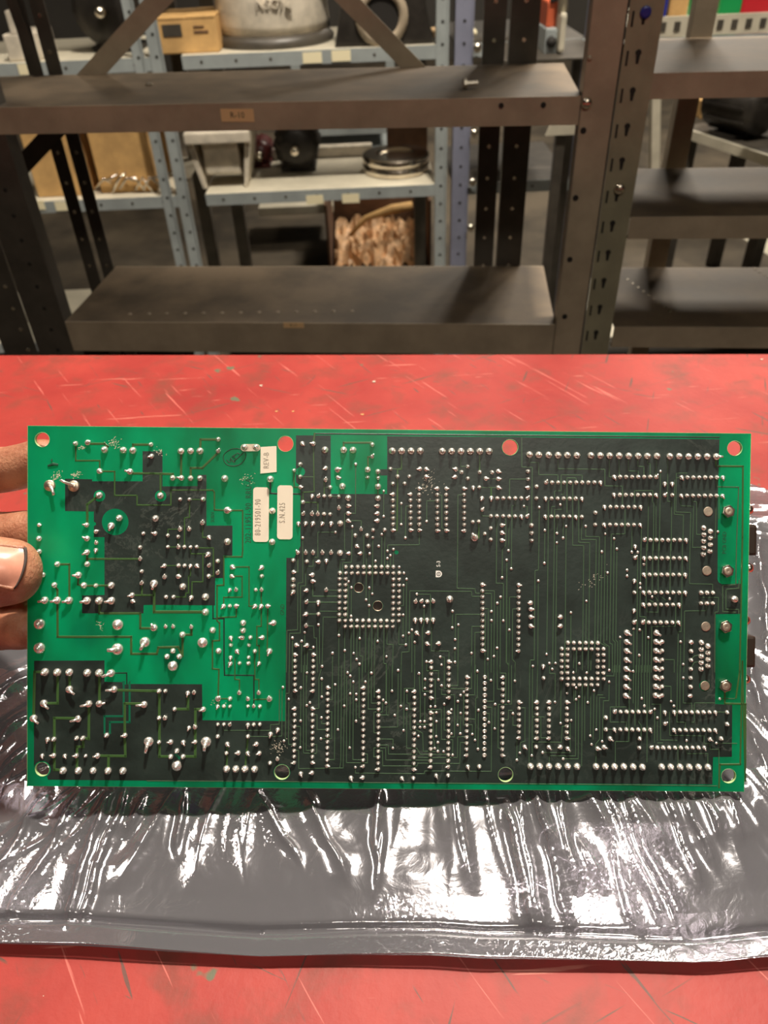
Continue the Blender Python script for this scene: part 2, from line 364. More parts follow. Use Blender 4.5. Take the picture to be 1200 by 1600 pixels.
for px, py in ((783, 165), (849, 164)):
    s, z = RK(px, py); MB().lathe([(.0032, 0), (.0032, .0008)], 12, Matrix.Translation((s, -.0001, z)) @ Matrix.Rotation(PI/2, 4, 'X')).build('bolt_hole', M['hole'], rack)
s, z = RK(1003, 18); MB().lathe([(.006, 0), (.006, .002), (.004, .003)], 12, Matrix.Translation((.7705, -.0048, z)) @ Matrix.Rotation(PI/2, 4, 'X')).build('blue_plug', M['blue_plastic'], rackR)
# left post: unlit, so its shade is put into a dark enamel
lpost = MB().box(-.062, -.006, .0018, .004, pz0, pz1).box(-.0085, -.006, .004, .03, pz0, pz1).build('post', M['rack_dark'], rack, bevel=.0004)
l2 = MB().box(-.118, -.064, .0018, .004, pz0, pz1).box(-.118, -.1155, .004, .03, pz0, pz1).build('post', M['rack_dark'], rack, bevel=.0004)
def proto(mb, name, mat, smooth=False):
    o = mb.build(name, M[mat], None, smooth); me = o.data; bpy.data.objects.remove(o); return me
def bit(name, me, par, loc):
    o = bpy.data.objects.new(name, me); COL.objects.link(o); o.parent = par; o.location = loc; return o
RX = Matrix.Rotation(PI/2, 4, 'X')
HOLE = proto(MB().lathe([(.0028, 0), (.0028, .0007)], 8, RX), 'bolt_hole', 'hole'); RVT = proto(MB().lathe([(.0035, 0), (.0028, .0012)], 8, RX), 'rivet', 'bolt')
for k in range(30):
    z = .62+.0335*k
    bit('bolt_hole', HOLE, lpost, (-.030, .0018, z)); bit('rivet', RVT, l2, (-.078, .0018, z))
# back posts
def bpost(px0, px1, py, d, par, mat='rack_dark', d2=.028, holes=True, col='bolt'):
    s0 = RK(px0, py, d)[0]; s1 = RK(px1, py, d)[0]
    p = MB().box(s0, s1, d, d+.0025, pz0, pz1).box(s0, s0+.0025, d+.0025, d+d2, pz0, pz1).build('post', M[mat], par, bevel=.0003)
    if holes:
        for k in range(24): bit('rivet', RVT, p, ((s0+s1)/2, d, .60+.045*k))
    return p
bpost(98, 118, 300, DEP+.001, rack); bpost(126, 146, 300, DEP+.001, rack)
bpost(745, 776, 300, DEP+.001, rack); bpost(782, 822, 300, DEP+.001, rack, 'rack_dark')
# diagonal braces across the back
def brace(p0, p1, w, d, mat, par):
    s0, z0 = RK(*p0, d); s1, z1 = RK(*p1, d); v = Vector((s1-s0, 0, z1-z0)); L = v.length; ang = math.atan2(v.z, v.x)
    mt = Matrix.Translation((s0, d, z0)) @ Matrix.Rotation(-ang, 4, 'Y')
    return MB().box(-.02, L+.06, -.001, .001, -w/2, w/2, mt).build('diagonal_brace', M[mat], par)
brace((135, 125), (268, -22), .026, DEP-.003, 'rack', rack)
brace((668, 128), (532, -12), .024, DEP-.004, 'rack', rack)
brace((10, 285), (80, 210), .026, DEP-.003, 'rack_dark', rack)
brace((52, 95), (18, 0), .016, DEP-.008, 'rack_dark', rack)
# rivets on the low shelf, tape tags and loose hardware
rv = MB()
for k in range(13):
    p = onz(202+k*29 if k > 1 else 203+k*30, 491-k*.4, -.166); q = p-A0
    rv.lathe([(.0032, 0), (.0024, .001), (.0008, .0014)], 8, Matrix.Translation((q.dot(e1), q.dot(e2), -.172+Z)))
rv.build('rivet', M['rack'], S2)
s, z = RK(371, 180); t = MB().box(-.0205, .0205, -.0006, 0, -.0072, .0072).build('tape_tag', M['tag']); t.location = A0+e1*s+Vector((0, 0, z-.115-Z))-e2*.0002; t.rotation_euler = (0, .02, yaw)
tag(t, 'tan paper tape tag stuck on upper shelf lip of near rack', 'tag')
text('tag_writing', 'R-10', .0095, M['ink'], Matrix.Translation((0, -.0007, 0)) @ Matrix.Rotation(PI/2, 4, 'X'), t)
s, z = RK(459, 508); t = MB().box(-.015, .015, -.0006, 0, -.004, .004).build('tape_tag', M['tag']); t.location = A0+e1*s+Vector((0, 0, z-.115-Z))-e2*.0002; t.rotation_euler = (0, 0, yaw)
tag(t, 'small dim paper tag on the lower shelf lip of near rack', 'tag')
text('tag_writing', 'R-11', .0055, M['ink'], Matrix.Translation((0, -.0007, 0)) @ Matrix.Rotation(PI/2, 4, 'X'), t)
p = onz(724, 134, .125); bo = MB().lathe([(.006, 0), (.006, .004), (.003, .004), (.003, .018)], 8, Matrix.Rotation(PI/2, 4, 'Y') @ Matrix.Rotation(.6, 4, 'X')).build('hex_bolt', M['bolt']); bo.location = (p.x, p.y, .1272); bo.rotation_euler.z = .7
tag(bo, 'loose zinc bolt lying on upper shelf of near rack', 'bolt')
p = onz(233, 132, .122); bo = MB().lathe([(.005, 0), (.0055, .0015), (.002, .003)], 10).build('washer', M['bolt']); bo.location = (p.x, p.y, .1211)
tag(bo, 'loose steel washer on the upper shelf left of the tape tag', 'washer')
# perforated rail pieces at the right bay
for (a2, b2, n) in (((905, 372), (1085, 372), 0),):
    pass
_o = MB().lathe([(.0026, 0), (.002, .001)], 7).build('rivet', M['bolt']); RIV = _o.data; bpy.data.objects.remove(_o)
for (x0, y0, x1, y1, n, zz) in ((1098, 372, 1200, 437, 16, -.19), (980, 440, 1046, 490, 9, -.175)):
    for k in range(n):
        u = k/(n-1); p = onz(x0+(x1-x0)*u, y0+(y1-y0)*u, -.172)-A0
        if 0 < p.dot(e2) < DEP-.004:
            o = bpy.data.objects.new('rivet', RIV); COL.objects.link(o); o.parent = T3; o.location = (p.dot(e1), p.dot(e2), -.175+Z)
for d_ in (.0018, DEP): MB().box(1.585, 1.618, d_, d_+.003, pz0, pz1).box(1.615, 1.618, d_+.003, d_+.03, pz0, pz1).build('post', M['rack'], rackR)
bpost(1078, 1112, 60, DEP+.03, rackR, 'rack', holes=False)

# ================================================================== the grey rack behind the aisle
DG = 2.3; Z = -FLZ
grey = empty('grey_shelving_rack', (0, DG, FLZ)); tag(grey, 'pale grey steel shelving rack across the aisle, left bay with wrapped cartons', 'shelving')
greyB = empty('grey_shelving_rack', (0, DG, FLZ)); tag(greyB, 'pale grey steel shelving rack across the aisle, middle bay with castings and steel discs', 'shelving')
greyC = empty('grey_shelving_rack', (0, DG, FLZ)); tag(greyC, 'blue-grey narrow rack with bolted posts right of the middle bay', 'shelving')
def G(px, py, d=0): p = ony(px, py, DG+d); return p.x, p.z+Z
def gpost(px0, px1, py, par, mat):
    x0 = G(px0, py)[0]; x1 = G(px1, py)[0]
    p = MB().box(x0, x1, -.002, 0, 0, 1.9).box(x0, x0+.002, 0, .03, 0, 1.9).box(x1-.004, x1, -.006, 0, 0, 1.9).build('post', M[mat], par)
    h = MB()
    for k in range(36): h.lathe([(.004, 0), (.004, .0008)], 8, Matrix.Translation(((x0+x1)/2, -.002, .2+.05*k)) @ Matrix.Rotation(PI/2, 4, 'X'))
    h.build('bolt_hole', M['hole'], p); return p
gpost(241, 258, 250, grey, 'grey'); gpost(266, 286, 250, greyB, 'grey')
gpost(680, 698, 250, greyB, 'grey'); gpost(707, 733, 250, greyC, 'blue_grey')
xa = G(241, 100)[0]; xb = G(285, 100)[0]; xc = G(682, 100)[0]; xd = G(708, 250)[0]
gz1 = G(450, 80)[1]; gz2 = G(480, 297)[1]
def gshelf(par, x0, x1, z, mat='cream', lipm='grey', dep=.42, lip=.032):
    s = MB().box(x0, x1, .002, dep, z-.002, z).build('shelf_board', M[mat], par)
    MB().box(x0, x1, 0, .002, z-lip, z).box(x0, x1, .002, .012, z-lip, z-lip+.002).build('shelf_lip', M[lipm], s)
    h = MB()
    for k in range(int((x1-x0)/.09)): h.lathe([(.004, 0), (.004, .0008)], 8, Matrix.Translation((x0+.05+.09*k, 0, z-lip/2)) @ Matrix.Rotation(PI/2, 4, 'X'))
    h.build('bolt_hole', M['rack_dark'], s)
    return s
for par, x0, x1 in ((grey, xa-1.0, xa), (greyB, xb, xc)):
    for z in (gz1, gz2, .12, 1.28, 1.7): gshelf(par, x0, x1, z)
MB().box(xa-1.04, xa-1.0, 0, .03, 0, 1.9).build('post', M['grey'], grey)
for x in (xa-1.02, xa-.02): MB().box(x-.02, x+.02, .39, .42, 0, 1.9).build('post', M['rack_dark'], grey)
for x in (xb+.02, xc-.02): MB().box(x-.02, x+.02, .39, .42, 0, 1.9).build('post', M['rack_dark'], greyB)
for z in (gz1, gz2, 1.28): gshelf(greyC, xd, xd+.34, z, 'rack_dark')
MB().box(xd+.34, xd+.38, 0, .03, 0, 1.9).build('post', M['blue_grey'], greyC)
for i, (px, py, par) in enumerate([(488, 90, 0), (533, 87, 0), (492, 312, 0), (548, 310, 0), (54, 321, 1), (102, 322, 1), (46, 108, 1), (520, 201, 2)]):
    p = ony(px, py, DG-.0012); w = .026 if i < 4 else .03
    t = MB().box(-w/1.05, w/1.05, -.0008, 0, -.0125, .0125).build('shelf_label', M['tag_pale']); t.location = p
    L = ['left of two cream labels on upper lip of middle grey bay', 'right of two cream labels on upper lip of middle grey bay', 'left of two cream labels on lower lip of middle grey bay', 'right of two cream labels on lower lip of middle grey bay', 'left of two cream labels on lower lip of left grey bay', 'right of two cream labels on lower lip of left grey bay', 'cream label on upper lip of left grey bay', 'cream label hanging under the near shelf gap at centre'][i]
    if i == 7: bpy.data.objects.remove(t); continue
    tag(t, L, 'label', 'paper labels on the grey shelf lips')
for i, (px, py) in enumerate([(733, 208), (733, 284), (733, 355), (733, 75)]):
    p = ony(px, py, DG-.01); bolt(greyC, xd+.055, -.0135, p.z+Z, .012)
def T(px, py, D): return ony(px, py, D)
def boxobj(name, px0, py0, px1, py1, D, dep, mat, label, cat, zb=None, parts=None, bev=.004, rz=0):
    p0 = T(px0, py1, D); p1 = T(px1, py0, D); z0 = zb if zb is not None else p0.z
    e = empty(name, ((p0.x+p1.x)/2, D+dep/2, z0), rz); w = p1.x-p0.x; h = p1.z-z0
    MB().box(-w/2, w/2, -dep/2, dep/2, 0, h).build('body', M[mat], e, bevel=bev); tag(e, label, cat); return e, w, h
GZ1 = gz1-Z; GZ2 = gz2-Z
# ---- things on the upper grey shelf
def carton(name, px0, py0, px1, py1, D, dep, label, zb, mat='card', flaps=False, rz=0):
    p0 = T(px0, py1, D); p1 = T(px1, py0, D); e = empty(name, ((p0.x+p1.x)/2, D+dep/2, zb+.0005), rz); w = p1.x-p0.x; h = p1.z-zb
    MB().box(-w/2, w/2, -dep/2, dep/2, 0, h-.004).build('carton_body', M[mat], e, bevel=.003)
    MB().box(-w/2, -.001, -dep/2-.001, dep/2, h-.004, h).build('flap', M[mat], e)
    MB().box(.001, w/2, -dep/2-.001, dep/2, h-.003, h+.001).build('flap', M[mat], e)
    tag(e, label, 'box'); return e, w, h, dep
e, w, h, dep = carton('cardboard_box', 251, 25, 335, 84, DG+.03, .2, 'tan cardboard carton with dark printed patch on upper grey shelf', GZ1, rz=0)
MB().box(-w*.40, -w*.08, -dep/2-.0015, -dep/2, h*.48, h*.82).build('printed_patch', M['rack_dark'], e)
MB().box(w*.12, w*.36, -dep/2-.0015, -dep/2, h*.55, h*.62).box(w*.12, w*.30, -dep/2-.0015, -dep/2, h*.70, h*.75).build('printed_line', M['card_dark'], e)
# big pale casting with raised characters
cx = T(428, 60, DG+.16).x
e = empty('pale_metal_casting', (cx, DG+.19, GZ1+.0005)); tag(e, 'large pale cast metal housing with raised characters on upper grey shelf', 'casting')
r = .150
MB().lathe([(r*1.0, .028), (r*1.03, .05), (r*.99, .12), (r*.90, .22), (r*.86, .34), (r*.5, .36)], 32).build('housing', M['cast'], e, True)
MB().lathe([(r*1.08, 0), (r*1.1, .012), (r*1.0, .028)], 32).build('base_flange', M['rack_dark'], e, True)
text('raised_characters', 'NSG7C', .030, M['cast'], Matrix.Translation((.022, -r*1.012, .098)) @ Matrix.Rotation(PI/2-.08, 4, 'X'), e, ext=.004)
text('raised_characters', 'VBBB', .030, M['cast'], Matrix.Translation((.012, -r*.975, .146)) @ Matrix.Rotation(PI/2-.08, 4, 'X'), e, ext=.004)
MB().box(-.006, .012, -.02, .05, .03, .2, Matrix.Translation((r*.98, 0, 0)) @ Matrix.Rotation(-.12, 4, 'Y')).build('side_rib', M['iron'], e, bevel=.004)
# dark flange casting with round bore
p = T(598, 20, DG+.1)
e = empty('flanged_iron_casting', (p.x, DG+.12, GZ1+.0005)); tag(e, 'dark iron casting with a round bore facing the aisle on upper grey shelf', 'casting')
MB().prism([(-.13, 0), (.13, 0), (.11, .08), (.085, .26), (-.085, .26), (-.11, .08)], -.08, .1, Matrix.Rotation(PI/2, 4, 'X')).build('housing', M['iron'], e, bevel=.006)
mt = Matrix.Translation((-.005, -.101, p.z-GZ1)) @ Matrix.Rotation(PI/2, 4, 'X')
MB().lathe([(.045, -.005), (.066, -.005), (.068, .006), (.056, .012), (.045, .008), (.045, -.005)], 28, mt, cap=False).build('bore_ring', M['rack'], e, True)
MB().lathe([(.045, .001), (.045, .002)], 24, mt).build('bore', M['hole'], e)
# motor on the left, pale plate, carton left
def motor(name, px, py, D, r, L, mat, label, zb, rz=0, axis_y=True, dcap=True):
    p = T(px, py, D); e = empty(name, (p.x, D+.1, zb+.0005), rz)
    mt = Matrix.Translation((0, 0, r+.012)) @ (Matrix.Rotation(PI/2, 4, 'X') if axis_y else Matrix.Rotation(PI/2, 4, 'Y'))
    MB().lathe([(r*.6, -L/2), (r, -L/2+.015), (r, L/2-.015), (r*.6, L/2)], 20, mt).build('motor_body', M[mat], e, True)
    f = MB()
    for k in range(12):
        a = PI*2*k/12; f.box(r*.98, r*1.07, -.004, .004, -L*.36, L*.36, mt @ Matrix.Rotation(a, 4, 'Z'))
    f.build('cooling_fins', M[mat], e)
    MB().lathe([(.012, L/2), (.012, L/2+.045)], 12, mt).build('shaft', M['chrome'], e, True)
    MB().box(-r*.8, r*.8, -.05, .05, 0, .012).build('foot', M[mat], e)
    tag(e, label, 'motor'); return e
motor('electric_motor', 172, 60, DG+.08, .085, .2, 'iron', 'dark electric motor on upper grey shelf left of the carton', GZ1)
e, w, h = boxobj('pale_steel_bracket', 14, 52, 52, 92, DG+.02, .15, 'cast', 'pale steel bracket at left end of upper grey shelf', 'bracket', GZ1+.0005)
MB().box(-w*.2, w*.2, -.075, -.05, h, h+.05).build('lug', M['cast'], e)
for i, (x0, y0, x1, y1, mat) in enumerate([(676, 48, 690, 78, 'tag'), (727, 48, 746, 78, 'tag_pale'), (733, 0, 744, 22, 'tag')]):
    e, w, h = boxobj('small_carton', x0, y0, x1, y1, DG+.12, .08, mat, ['small tan carton just left of the blue-grey post', 'pale small carton right of the blue-grey post on its shelf', 'tan small carton high up right of the blue-grey post'][i], 'box', GZ1+.0005 if i < 2 else GZ1+.105)
    MB().box(-w/2-.001, w/2+.001, -.041, -.04, h*.4, h*.5).build('tape_strip', M['cream'], e)
# ---- lower grey shelf
e, w, h, dep = carton('cardboard_box', 160, 190, 226, 296, DG+.05, .22, 'tan carton in clear wrap on lower grey shelf left of the grey posts', GZ2, rz=-.05)
wr = MB()
for k in range(9):
    u = -w*.55+k*w*1.1/8; wr.tube([(u, -dep/2-.01, .02+.02*math.sin(k*2)), (u+.03, -dep/2-.016, .045), (u+.05, -dep/2-.008, .03+.03*math.sin(k))], .004, 6)
wr.build('wrap_folds', M['chrome'], e, True)
e, w, h, dep = carton('cardboard_box', 58, 195, 112, 300, DG+.04, .2, 'tall tan carton at left end of lower grey shelf', GZ2, rz=0)
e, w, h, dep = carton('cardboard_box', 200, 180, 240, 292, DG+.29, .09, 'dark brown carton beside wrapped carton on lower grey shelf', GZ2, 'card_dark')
# grey machine housing
p0 = T(300, 290, DG+.03); p1 = T(388, 205, DG+.03); W = p1.x-p0.x
e = empty('grey_machine_housing', ((p0.x+p1.x)/2, DG+.13, GZ2+.0005)); tag(e, 'pale grey cast machine housing with open yoke on lower grey shelf', 'machine part')
H = p1.z-GZ2
MB().box(-W/2, W/2, -.1, .1, H-.03, H).build('top_plate', M['cast'], e, bevel=.004)
for s in (-1, 1): MB().prism([(s*W*.5, H-.03), (s*W*.36, 0), (s*W*.30, 0), (s*W*.40, H-.03)], -.1, .08, Matrix.Rotation(PI/2, 4, 'X')).build('side_cheek', M['cast'], e, bevel=.002)
MB().box(-W*.28, W*.28, -.07, .08, H*.22, H*.85).build('core_block', M['cast'], e, bevel=.008)
MB().lathe([(.02, 0), (.02, .03), (.012, .034)], 14, Matrix.Translation((-W*.3, 0, H))).build('cap', M['cast'], e, True)
motor('electric_motor', 405, 250, DG+.2, .032, .12, 'maroon', 'dark maroon motor beside grey housing on lower grey shelf', GZ2)
motor('electric_motor', 462, 240, DG+.14, .065, .18, 'iron', 'black motor in the middle of lower grey shelf', GZ2)
# turned discs
cxp = T(620, 270, DG+.1).x; rd = abs(T(675, 270, DG+.05).x-T(567, 270, DG+.05).x)/2
hz = (T(620, 252, DG+.05).z-GZ2)/2
for k in range(2):
    d = MB().lathe([(rd*.55, 0), (rd*.97, 0), (rd, hz*.15), (rd, hz*.78), (rd*.96, hz*.9), (rd*.6, hz*.9), (rd*.55, hz*.7)], 40).build('steel_disc', M['chrome'], None, False)
    for pgn in d.data.polygons: pgn.use_smooth = abs(pgn.normal.z) < .5
    d.location = (cxp, DG+.06+rd, GZ2+.0006+k*hz*.93)
    tag(d, ['lower bright turned steel disc of the pair on lower grey shelf', 'upper bright turned steel disc of the pair on lower grey shelf'][k], 'disc', 'turned steel discs')
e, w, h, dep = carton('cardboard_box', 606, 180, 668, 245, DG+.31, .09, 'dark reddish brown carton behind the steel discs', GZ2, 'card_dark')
b_ = MB().box(-.17, .17, -.02, .02, 0, .03).build('steel_bar', M['cast'], None, bevel=.003); b_.location = (T(500, 262, DG+.33).x, DG+.36, GZ2+.0006)
tag(b_, 'pale steel bar lying behind the motors on lower grey shelf', 'bar')
# ---- far rack behind
DF = 4.1
far = empty('far_shelving_rack', (0, DF, FLZ)); tag(far, 'distant grey rack seen through the gap above the steel discs', 'shelving')
x0 = ony(470, 200, DF).x; x1 = ony(612, 200, DF).x
for z in (ony(520, 196, DF).z+Z, ony(520, 235, DF).z+Z, .1, 1.5):
    sh = MB().box(x0, x1, .002, .45, z-.002, z).box(x0, x1, 0, .002, z-.045, z).build('shelf_board', M['grey'], far)
for x in (x0, x1): MB().box(x-.02, x+.02, 0, .03, 0, 1.9).build('post', M['grey'], far)
# ---- floor things under the grey rack : open carton with crumpled paper
D3 = 3.0
p0 = ony(515, 405, D3); p1 = ony(672, 322, D3); zf = FLZ
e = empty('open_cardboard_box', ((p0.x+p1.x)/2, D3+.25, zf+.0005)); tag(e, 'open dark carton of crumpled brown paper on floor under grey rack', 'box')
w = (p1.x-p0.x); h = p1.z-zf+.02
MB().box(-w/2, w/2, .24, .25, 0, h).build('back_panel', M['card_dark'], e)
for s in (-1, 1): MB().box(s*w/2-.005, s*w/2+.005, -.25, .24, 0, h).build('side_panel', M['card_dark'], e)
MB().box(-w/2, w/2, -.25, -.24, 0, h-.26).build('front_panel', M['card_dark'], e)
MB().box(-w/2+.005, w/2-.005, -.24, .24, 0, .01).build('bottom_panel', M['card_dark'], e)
pp = MB(); pr2 = random.Random(5)
nx, ny = 26, 14; vs = []; fs = []
for j in range(ny):
    for i in range(nx):
        vs.append((-w*.46+w*.92*i/(nx-1), -.24+.46*j/(ny-1), h-.26+.045*j/ny+pr2.uniform(-.022, .03)))
for j in range(ny-1):
    for i in range(nx-1): k = j*nx+i; fs.append((k, k+1, k+nx+1, k+nx))
pp.add(vs, fs)
pp.build('packing_paper', M['paper'], e)
MB().tube([(-w*.3, -.05, h-.19), (-.05, -.02, h-.13), (.06, 0, h-.105), (w*.36, .02, h-.10)], [.008, .012, .02, .018], 8).build('rolled_paper', M['card'], e, True)
e, w, h = boxobj('pale_flat_box', 405, 320, 520, 338, D3+.4, .3, 'cream', 'long pale flat box on the floor behind the grey rack', 'box')
# ---- right side : bin rack, white shelf, bins
DR = 2.0
binr = empty('white_bin_rack', (0, DR, FLZ)); tag(binr, 'white perforated shelf rack of plastic bins at top right', 'shelving')
xl = ony(1012, 70, DR).x; xr = xl+1.3
zt = ony(1100, 56, DR).z+Z; zl = ony(1100, 82, DR).z+Z
MB().box(xl, xr, .002, .42, zt-.002, zt).build('shelf_board', M['cream'], binr)
MB().box(xl, xr, -.004, .002, zl, zt).build('shelf_lip', M['grey'], binr)
MB().box(xl, xr, -.018, -.004, zl-.004, zl+.003).build('lip_edge', M['cream'], binr)
rail = MB().box(xl, xr, -.002, .004, zt+.002, zt+.040).build('perforated_rail', M['cream'], binr)
hm = MB()
for k in range(40): hm.box(xl+.02+k*.032, xl+.034+k*.032, -.0035, -.002, zt+.012, zt+.030)
hm.build('rail_hole', M['rack_dark'], rail)
for x in (xl-.025, xr): MB().box(x-.02, x+.02, 0, .03, 0, 1.9).build('post', M['grey'], binr)
MB().box(xl, xr, .002, .42, .2, .202).build('shelf_board', M['cream'], binr)
def bin_(px0, px1, D, mat, label):
    x0 = ony(px0, 15, D).x; x1 = ony(px1, 15, D).x; w = x1-x0; z0 = zt-Z+.0006
    e = empty('storage_bin', ((x0+x1)/2, D, z0)); tag(e, label, 'bin', 'plastic storage bins')
    hh = .14
    MB().box(-w/2, w/2, 0, .2, 0, .004).box(-w/2, -w/2+.004, 0, .2, .004, hh).box(w/2-.004, w/2, 0, .2, .004, hh).box(-w/2+.004, w/2-.004, .196, .2, .004, hh).build('bin_body', M[mat], e)
    MB().box(-w/2+.004, w/2-.004, -.002, .002, .004, hh*.8).build('front_panel', M[mat], e)
    return e
bin_(1124, 1157, DR+.02, 'green_plastic', 'green plastic bin on white rack at top right'); bin_(1158, 1205, DR+.02, 'red_plastic', 'red plastic bin beside the green one at top right')
bin_(1024, 1042, DR+.02, 'blue_plastic', 'blue plastic bin at left end of white rack'); bin_(1046, 1074, DR+.03, 'card', 'tan bin between blue bin and brown post')
# orange handled thing and pale parts between back posts and the big post
e, w, h = boxobj('orange_tool_case', 853, 2, 873, 44, 2.1, .1, 'orange_plastic', 'orange tool case seen between posts at top right of centre', 'case')
MB().box(-w*.3, w*.3, -.055, -.045, h, h+.02).build('handle', M['hole'], e)
e, w, h = boxobj('white_spray_bottle', 872, 20, 888, 84, 2.05, .06, 'cream', 'pale bottle right of the orange case', 'bottle', bev=.008)
MB().lathe([(.012, h), (.01, h+.04), (.016, h+.045), (.016, h+.06)], 12).build('cap', M['cream'], e, True)
e, w, h = boxobj('small_switch_box', 850, 44, 872, 86, 2.08, .1, 'grey', 'grey box with dark knob below the orange case', 'box')
MB().lathe([(.012, 0), (.01, .015)], 12, Matrix.Translation((0, -.05, h*.5)) @ Matrix.Rotation(PI/2, 4, 'X')).build('knob', M['hole'], e, True)
z = ony(860, 86, 2.05).z
tb = empty('parts_shelf', (ony(868, 90, 2.0).x, 2.15, z-.004)); tag(tb, 'narrow dark shelf carrying the orange case', 'shelf')
MB().box(-.12, .12, -.15, .12, 0, .0035).build('shelf_board', M['rack_dark'], tb)
for x in (-.11, .11): MB().box(x-.01, x+.01, .09, .11, -(z-.004-FLZ), 0).build('post', M['rack_dark'], tb)
# dark motor at right, pale rail and V stand
zmot = ony(1170, 232, 2.6).z
qa = onz(1062, 197, zmot); qb = onz(1200, 242, zmot); pl = empty('pallet_table', (qa.x, qa.y, zmot), math.atan2(qb.y-qa.y, qb.x-qa.x)); tag(pl, 'low table with edge coloured pale as if lit carrying motor at right', 'table')
PL = (qb-qa).length*1.12; MB().box(0, PL, .005, .3, -.02, -.001).build('table_top', M['rack_dark'], pl)
MB().box(0, PL, -.005, .005, -.03, 0).build('edge_strip', M['cream'], pl)  # table edge; the bright streak along it is put into its pale colour
for x in (.03, PL-.03):
    for y in (.03, .27): MB().box(x-.02, x+.02, y-.02, y+.02, FLZ-zmot, -.02).build('leg', M['rack_dark'], pl)
motor('electric_motor', 1172, 200, 2.68, .085, .22, 'iron', 'black round motor behind the post at far right', zmot, rz=.5)
e, w, h = boxobj('orange_crate', 1088, 158, 1118, 212, 3.0, .12, 'card', 'orange brown crate left of the black motor', 'crate', zmot+.0005)
MB().box(-w/2-.002, w/2+.002, -.078, -.075, h*.45, h*.55).build('band', M['card_dark'], e)
D4 = 3.6
vs_ = empty('white_trestle', (ony(1045, 205, D4).x, D4, FLZ)); tag(vs_, 'white trestle legs seen below the right bay shelf', 'trestle')
hh = ony(1045, 150, D4).z-FLZ+.3
for s in (-1, 1): MB().box(-.018, .018, -.02, .02, 0, hh, Matrix.Rotation(s*.17, 4, 'Y')).build('leg', M['cream'], vs_)
MB().box(-.25, .25, -.06, .06, hh*.98, hh*.98+.03).build('top_beam', M['cream'], vs_)
p0 = ony(852, 212, 1.75); p1 = ony(905, 188, 1.75)
sg = empty('pale_card_stand', ((p0.x+p1.x)/2, 1.75, FLZ)); tag(sg, 'pale card on a dark stand just left of the slotted post', 'card')
w = (p1.x-p0.x)/2; MB().prism([(-w, 0), (w, 0), (w, p1.z-p0.z), (-w*.7, p1.z-p0.z)], -.002, .002, Matrix.Translation((0, 0, p0.z-FLZ)) @ Matrix.Rotation(PI/2, 4, 'X')).build('card', M['cream'], sg)
MB().box(-.01, .01, .003, .02, 0, p0.z-FLZ+.01).box(-.08, .08, -.06, .08, 0, .006).build('stand', M['rack_dark'], sg)
tri = [onz(x, y, FLZ) for x, y in ((1152, 367), (1235, 350), (1275, 450))]  # pale triangle added in place of brightly lit floor
o = MB().prism([(q.x-tri[0].x, q.y-tri[0].y) for q in tri], 0, .002).build('lit_floor_patch', M['cream']); o.location = (tri[0].x, tri[0].y, FLZ+.0003)
tag(o, 'pale triangle painted as a lit patch of floor at far right edge', 'light patch')
# ceiling light fixtures over the aisles
for i, (x, y, L) in enumerate([(.42, 1.10, .5), (.3, -1.9, 1.4), (1.1, 1.9, 1.4), (1.6, 4.6, 1.4), (-1.6, 1.5, 1.2)]):
    e = empty('ceiling_light', (x, y, 2.99)); tag(e, ['short white ceiling light over the bench', 'long white ceiling light behind the viewer', 'long white ceiling light over the rack aisle', 'long white ceiling light at the far end', 'white ceiling light over left racks'][i], 'light')
    MB().box(-L/2-.03, L/2+.03, -.1, .1, -.04, 0).build('housing', M['cream'], e)
    MB().box(-.01, .01, -.01, .01, -.2, -.04).build('hanger', M['grey'], e)
